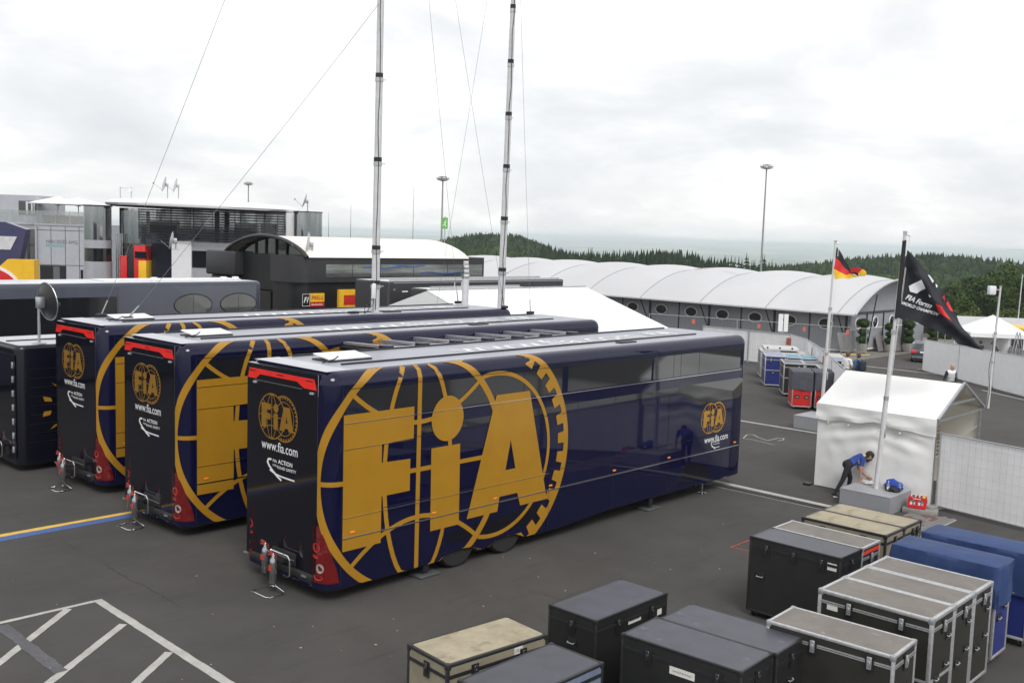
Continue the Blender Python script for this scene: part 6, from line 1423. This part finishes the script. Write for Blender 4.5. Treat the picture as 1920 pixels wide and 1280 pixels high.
# two men talking beyond the barrier
J = standing(); J['elbR'] = (.27, .02, 1.16); J['wriR'] = (.16, .20, 1.02)
person((33.6, 6.55, gz(33.6)), FR-PI/2+.5, J, dict(top=M('shirt_white', (.72, .72, .72), .75), legs=TROUSN, shoe=SHOE), 'man in white shirt and dark trousers facing another man beyond the barrier', 1.88, .014, hairm=HAIRB, group=None)
pb = person((33.95, 6.15, gz(33.9)), FR+.35, standing(), dict(top=M('jacket_teal', (.035, .10, .19), .7), legs=TROUS, shoe=SHOE), 'man in blue jacket with a dark backpack, seen from behind beyond the barrier', 1.86, .014, longsleeve=True, hairm=HAIRB)
bk = MB().box(-.16, .16, -.34, -.13, 1.02, 1.46).build('backpack', M('backpack_dark', (.02, .025, .04), .8, 0, .2, 8), pb, bevel=.07, seg=3)
for q in (-1, 1): MB().tube([(q*.11, -.14, 1.43), (q*.12, .02, 1.50), (q*.13, .13, 1.38), (q*.14, .10, 1.15)], .02, 6).build('strap', M('strap_dark', (.02, .02, .025), .8), bk)
# bald man walking towards the camera
J = standing(step=.16); J['elbR'] = (.27, -.05, 1.13); J['elbL'] = (-.27, -.05, 1.13); J['wriR'] = (.30, .03, .88); J['wriL'] = (-.30, .02, .88)
person((33.7, 2.0, gz(33.7)), FR+PI+.25, J, dict(top=M('jacket_silver', (.46, .47, .48), .6), legs=TROUS, shoe=SHOE, sleeve=M('sleeve_black', (.02, .02, .022), .7), patch=M('jacket_white', (.74, .74, .74), .6)), 'bald man in white and black jacket walking towards the camera', 1.85, .013, hair='none', longsleeve=True,
    patch=lambda c: c.z > 1.36 or (c.z < 1.10 and abs(c.x) > .12))
# two dark figures beyond the compound boards
person((64.2, 11.0, gz(64.2)), FR+.6, standing(lean=.05), dict(top=M('jacket_black', (.02, .02, .023), .7), legs=TROUS, shoe=SHOE), 'man in black beyond the compound boards, left of the pole', 1.95, .02, longsleeve=True)
person((64.9, 10.1, gz(64.9)), FR+1.2, standing(lean=.22), dict(top=M('jacket_charcoal', (.035, .035, .038), .7), legs=TROUS, shoe=SHOE), 'stooping man in dark jacket beyond the compound boards, right of the pole', 1.97, .02, longsleeve=True, hairm=HAIRB)

# ------------------------------------------------------------------ things on and by the plinth
def crumple(loc, r, mts, label, cat, name, seed, cuts=None, squash=.5):
    mb = MB(); rnd = random.Random(seed); off = Vector((rnd.uniform(0, 9), rnd.uniform(0, 9), 0)); nu, nv = 26, 14
    for i in range(nv+1):
        ph = PI*i/nv
        for j in range(nu):
            t = 2*PI*j/nu; d = Vector((math.sin(ph)*math.cos(t), math.sin(ph)*math.sin(t), math.cos(ph))); k = 1+.45*mnoise.noise(d*1.7+off)+.22*mnoise.noise(d*4+off)
            mb.v.append((r[0]*d.x*k, r[1]*d.y*k, max(0, r[2]*(d.z*k+.75))))
    for i in range(nv):
        for j in range(nu): mb.f.append((i*nu+j, (i+1)*nu+j, (i+1)*nu+(j+1) % nu, i*nu+(j+1) % nu)); mb.m.append(0 if not cuts else cuts(j/nu, i/nv))
    o = mb.build(name, mts, None, smooth=True, angle=70); o.location = loc; return tag(o, label, cat)
crumple((14.60, -3.02, .43), (.10, .13, .05), [M('cloth_white', (.72, .71, .69), .8)], 'crumpled white cloth on the plinth under the bending man\'s hand', 'cloth', 'white_cloth', 3)
crumple((14.72, -2.86, .43), (.07, .08, .035), [M('cloth_white', (.72, .71, .69), .8)], 'small white rag on the plinth held by the bending man', 'cloth', 'white_rag', 5)
crumple((14.50, -3.70, .43), (.17, .22, .14), [M('jacket_royal', (.02, .06, .36), .75, 0, .2, 6), M('jacket_yellow', (.78, .62, .05), .75), CHARD], 'blue and yellow jacket heaped on the plinth', 'jacket', 'folded_jacket', 8, lambda u, v: 1 if .15 < u < .27 and v > .4 else 0)
crumple((14.32, -3.78, .43), (.11, .17, .07), [M('bag_black', (.015, .015, .016), .7)], 'flat black peaked hat in front of the blue jacket on the plinth', 'hat', 'black_hat', 9)
BOT = M('bottle_plastic', (.72, .76, .80), .08, 0, .05, 6, trans=.8); CAPB = M('cap_white', (.75, .75, .76), .5); BLBL = M('bottle_label', (.75, .72, .68), .5)
BOTM = MB().lathe([(.026, 0), (.032, .01), (.032, .15), (.026, .18), (.012, .205), (.012, .225)], n=12).mesh('bottle_body', BOT, smooth=True); BCAP = MB().lathe([(.014, .222), (.014, .24)], n=10).mesh('cap', CAPB); BLAB = MB().lathe([(.0328, .05), (.0328, .11)], n=12).mesh('label_wrap', BLBL, smooth=True)
def bottle(loc, label, s_=1., group=None, tilt=0., mats=None):
    S = empty('bottle', loc, 0, label, 'bottle', group); S.scale = (s_, s_, s_); S.rotation_euler = (tilt, 0, 0); put(S, 'bottle_body', BOTM); c = put(S, 'cap', BCAP); put(S, 'label_wrap', BLAB); return S
bottle((14.26, -3.68, .43), 'clear bottle standing on the plinth before the blue jacket', 1.05, 'bottles on the plinth'); bottle((14.42, -3.90, .43), 'clear bottle standing right of the blue jacket on the plinth', 1.1, 'bottles on the plinth')
S = empty('bottle_crate', (14.42, -4.36, .13), math.radians(-75), 'red plastic drinks crate beside the plinth', 'crate'); CR = M('crate_red', (.62, .02, .03), .4, 0, .1, 6)
MB().box(-.2, .2, -.15, .15, 0, .02).build('base', CR, S)
for s_ in (-1, 1):
    MB().box(-.2, .2, s_*.15, s_*.135, 0, .09).build('wall', CR, S); MB().box(-.2, .2, s_*.15, s_*.135, .21, .27).build('wall_rim', CR, S); MB().box(s_*.2, s_*.185, -.135, .135, 0, .10).build('wall', CR, S); MB().box(s_*.2, s_*.185, -.135, .135, .20, .27).build('wall_rim', CR, S)
    for t in (-1, 0, 1): MB().box(t*.185-.025, t*.185+.025, s_*.1495, s_*.1355, .09, .21).build('upright', CR, S)
MB().tube([(-.09+.18*i/16, -.1515, .24+.010*math.sin(i*1.9)) for i in range(17)], .006, 4).build('lettering', WHITEV, S)
Mc = Matrix.Translation((14.42, -4.36, .13)) @ Matrix.Rotation(math.radians(-75), 4, 'Z')
YC = MB().lathe([(.026, .222), (.026, .25)], n=10).mesh('cap', M('cap_yellow', (.75, .55, .05), .5))
for i in range(4):
    for j in range(3):
        p = Mc @ Vector((-.14+i*.093, -.09+j*.09, .022)); o = bottle(p, '%s bottle in the red crate, %s row' % (('first left', 'second', 'third', 'yellow-capped last')[i], ('front', 'middle', 'back')[j]), 1.18 if i < 3 else 1.12, 'bottles in the red crate', random.uniform(-.06, .06))
        if i == 3: put(o, 'yellow_lid', YC)
# ------------------------------------------------------------------ parked car (rear seen past the compound boards)
CP = M('car_paint', (.06, .075, .09), .2, .5, .05, 3, coat=.8)
hd = math.atan2(15.2+14, 64+10)-.05
S = empty('parked_car', (65.6, 15.4, gz(65)), hd, 'dark grey estate car parked behind the compound board, red tail lamp showing', 'car')
prof = [(-2.30, .32), (-2.36, .55), (-2.30, .92), (-2.12, 1.02), (-1.62, 1.40), (-1.2, 1.45), (.2, 1.45), (1.05, 1.02), (2.2, .82), (2.35, .6), (2.3, .32)]
def carpt(a, b, t):
    tum = max(0, b-.95)*.42; return (a, t*(.90-tum-(.06 if abs(a) > 2.15 else 0)), b)
mb = MB(); k_ = len(prof)
for t in (-1, -.6, 0, .6, 1): mb.v += [carpt(a, b, t) if abs(t) == 1 else (carpt(a, b, t)[0]+(-.03 if a < 0 else .03)*(1-abs(t)), carpt(a, b, t)[1], b+.015*(1-abs(t))) for a, b in prof]
for r in range(4):
    for i in range(k_-1): mb.f.append((r*k_+i, (r+1)*k_+i, (r+1)*k_+i+1, r*k_+i+1)); mb.m.append(0)
mb.f += [tuple(range(k_)), tuple(reversed(range(4*k_, 5*k_)))]; mb.m += [0, 0]
mb.f.append((0, k_-1, 2*k_-1, k_)); mb.m.append(0)
mb.build('body', CP, S, smooth=True, angle=35)
MB().add([(-2.14, -.72, 1.03), (-2.14, .72, 1.03), (-1.70, .60, 1.37), (-1.70, -.60, 1.37)], [(3, 2, 1, 0)]).build('rear_window', GLASS, S)
for t in (-1, 1):
    MB().prism([(-1.9, 1.0), (-1.5, 1.36), (.15, 1.38), (.85, 1.02)], lambda a, b, q: (a, t*(.905-max(0, b-.95)*.42+q), b), 0, .01).build('side_window', GLASS, S)
    MB().box(-2.40, -2.05, t*.88, t*.50, .74, .95).build('tail_lamp', M('car_lamp_red', (.70, .03, .03), .2), S, bevel=.04)
    for x_ in (-1.45, 1.4):
        w_ = empty('wheel', (x_, t*.80, .32)); w_.parent = S; MB().lathe([(.2, -.1), (.32, -.1), (.32, .1), (.2, .1)], n=20, axis='y').build('tyre', RUBBER, w_, smooth=True); MB().lathe([(.05, -.11), (.21, -.11), (.21, .11)], n=16, axis='y').build('rim', ALU, w_)
MB().box(-2.44, -2.30, -.86, .86, .40, .62).build('rear_bumper', CP, S, bevel=.05); MB().box(-2.45, -2.36, -.80, .80, .44, .50).build('bumper_strip', ALU, S); MB().box(-2.45, -2.40, -.80, .80, .26, .40).build('bumper_skirt', BLACKP, S)
pl = MB().box(-2.405, -2.37, -.26, .26, .78, .90).build('number_plate', WHITEV, S)
# ------------------------------------------------------------------ topiaries, leaning boards
LEAFT = [M('topiary_green', (.055, .095, .028), .85, 0, .4, 8, spec=.15), M('topiary_dark', (.035, .06, .02), .85, 0, .4, 8, spec=.15)]
def leaf_ball(r, seed):
    rnd = random.Random(seed); mb = MB().sphere((0, 0, 0), r*.86, 12, 8, 1)
    for i in range(420):
        u = rnd.uniform(-1, 1); a = rnd.uniform(0, 2*PI); s_ = math.sqrt(1-u*u); n = Vector((s_*math.cos(a), s_*math.sin(a), u)); p = n*r*rnd.uniform(.86, 1.05); t1 = n.orthogonal().normalized(); t1.rotate(Matrix.Rotation(rnd.uniform(0, 6), 3, n)); t2 = n.cross(t1); q = r*.13
        mb.add([p-t1*q, p+t2*q*.6+n*q*.5, p+t1*q, p-t2*q*.6], [(0, 1, 2, 3)], rnd.randrange(2))
    return mb.mesh('foliage', LEAFT)
BALL = [leaf_ball(.42, 1), leaf_ball(.42, 2)]
POT = M('pot_stone', (.26, .25, .235), .8)
for (x, y, lb, sc_) in ((67.9, 21.3, 'topiary of stacked balls at the pavilion corner, behind the open fence', 1.12), (73.3, 21.4, 'topiary of stacked balls left of the nearer flagpole', 1.), (76.9, 21.3, 'topiary of stacked balls right of the nearer flagpole, at the entrance', 1.12), (82.0, 21.2, 'topiary just above the parked car', 1.)):
    S = empty('topiary', (x, y, gz(x)+.01), 0, lb, 'topiary', 'potted topiaries at the pavilion'); S.scale = (sc_,)*3
    MB().box(-.28, .28, -.28, .28, 0, .68).build('pot', POT, S, bevel=.02); MB().tube([(0, 0, .6), (0, 0, 2.2)], .03, 6).build('stem', BARK, S)
    for i, (z, r) in enumerate(((.95, 1.05), (1.5, .9), (2.1, 1.15))):
        o = put(S, 'foliage', BALL[i % 2]); o.location = (0, 0, z); o.scale = (r, r, r*.72); o.rotation_euler = (0, 0, i)
BRD = M('board_taupe', (.17, .165, .16), .7, 0, .1, 4)
for (x0, x1, h, y, lb) in ((64.9, 67.2, 1.55, 21.9, 'grey board leaning at the pavilion corner'), (72.0, 73.4, 1.35, 21.95, 'grey board leaning on the gable wall beside the middle topiary'), (75.4, 77.0, 1.35, 21.95, 'grey board leaning on the gable wall by the entrance')):
    S = empty('leaning_board', (x0, y, gz(x0)), 0, lb, 'board', 'grey boards leaning on the pavilion'); MB().add([(0, -.25, .02), (x1-x0, -.25, .02+gz(x1)-gz(x0)), (x1-x0, .1, h+gz(x1)-gz(x0)), (0, .1, h), (0, -.20, .02), (x1-x0, -.20, .02+gz(x1)-gz(x0)), (x1-x0, .15, h+gz(x1)-gz(x0)), (0, .15, h)], [(0, 1, 2, 3), (7, 6, 5, 4), (0, 4, 5, 1), (1, 5, 6, 2), (2, 6, 7, 3), (3, 7, 4, 0)]).build('panel', BRD, S, bevel=.02, seg=1); MB().box(.05, x1-x0-.05, -.5, -.2, -.02, .06).build('foot', CHAR, S)
S = empty('concrete_slab', (60.9, 19.9, gz(60.9)), A2, 'dark fence-foot slab lying on the apron near the two men', 'slab'); MB().box(-.9, .9, -.2, .2, 0, .12).build('block', M('slab_dark', (.10, .095, .08), .9), S, bevel=.03)
S = empty('yellow_cable', (60, 20.5, gz(60)+.02), 0, 'yellow hose lying on the apron by the open fence', 'hose'); MB().tube([(-2.5+i*.5, .3*math.sin(i*.9)-.35*i*.3, -.026*(i*.5-2.5)+.03) for i in range(14)], .04, 6).build('hose', M('hose_yellow', (.65, .5, .08), .6), S)
S = empty('notice_board', (45.9, 16.4, gz(45.9)), FR, 'white notice board on a post above the white barrier', 'sign'); MB().tube([(0, 0, 0), (0, 0, 2.0)], .03, 6).build('post', STEEL, S); MB().box(-.30, -.03, -.03, .03, 2.0, 3.05).build('board', WHITEV, S); MB().box(.03, .28, -.03, .03, 2.0, 3.05).build('board', WHITEV, S)
# ------------------------------------------------------------------ pop-up canopy, step ladder, yellow bin
S = empty('popup_canopy', (68.1, 11.7, gz(68.1)), .6, 'white pop-up canopy beyond the compound boards', 'canopy')
mb = MB().add([(-2.0, -2.0, 2.55), (2.0, -2.0, 2.55), (2.0, 2.0, 2.55), (-2.0, 2.0, 2.55), (0, 0, 3.75), (-2.0, -2.0, 2.25), (2.0, -2.0, 2.25), (2.0, 2.0, 2.25), (-2.0, 2.0, 2.25)], [(0, 1, 4), (1, 2, 4), (2, 3, 4), (3, 0, 4), (0, 5, 6, 1), (1, 6, 7, 2), (2, 7, 8, 3), (3, 8, 5, 0)]); mb.build('canopy_roof', PVC, S)
for x_ in (-1.95, 1.95):
    for y_ in (-1.95, 1.95): MB().bar((x_, y_, 0), (x_, y_, 2.3), .06).build('leg', ALU, S)
MB().box(1.9, 1.93, -1.9, 1.9, .1, 2.25).build('side_wall', PVC, S); MB().box(-1.9, 1.9, -1.93, -1.9, .1, 1.4).build('side_wall', PVC, S)
S = empty('step_ladder', (66.0, 9.3, gz(66)), FR, 'aluminium step ladder standing under the right side of the pop-up canopy', 'ladder')
for y_ in (-.2, .2):
    MB().tube([(-.35, y_, 0), (.05, y_, 2.7)], .035, 6).build('stile', ALU, S); MB().tube([(.55, y_, 0), (.08, y_, 2.7)], .03, 6).build('stile', ALU, S)
for i in range(7): MB().bar((-.35+.057*(i+.6), -.2, .38*(i+.6)), (-.35+.057*(i+.6), .2, .38*(i+.6)), .06, .02).build('tread', ALU, S)
S = empty('yellow_bin', (78.7, 13.3, gz(78.7)), .4, 'yellow-lidded container behind the pop-up canopy at the right edge', 'container'); MB().box(-1.2, 1.2, -.5, .5, 0, 2.55).build('box', CHAR, S, bevel=.05); MB().box(-1.25, 1.25, -.55, .55, 2.56, 2.95).build('lid', YEL, S, bevel=.12, seg=3)
# far mesh fence line before the shrubs
S = empty('mesh_boundary', (0, 0, 0), 0, 'grey wire boundary fence in front of the green shrubs', 'fence')
for i in range(14):
    x, y = at_bearing(1760+i*14, 104); MB().tube([(x, y, -4.2), (x, y, -.4)], .04, 6).build('post', STEEL, S)
for z in (-.45, -1.2, -2): MB().tube([(*at_bearing(1760+i*14, 104), z) for i in range(14)], .02, 5).build('rail_wire', STEEL, S)
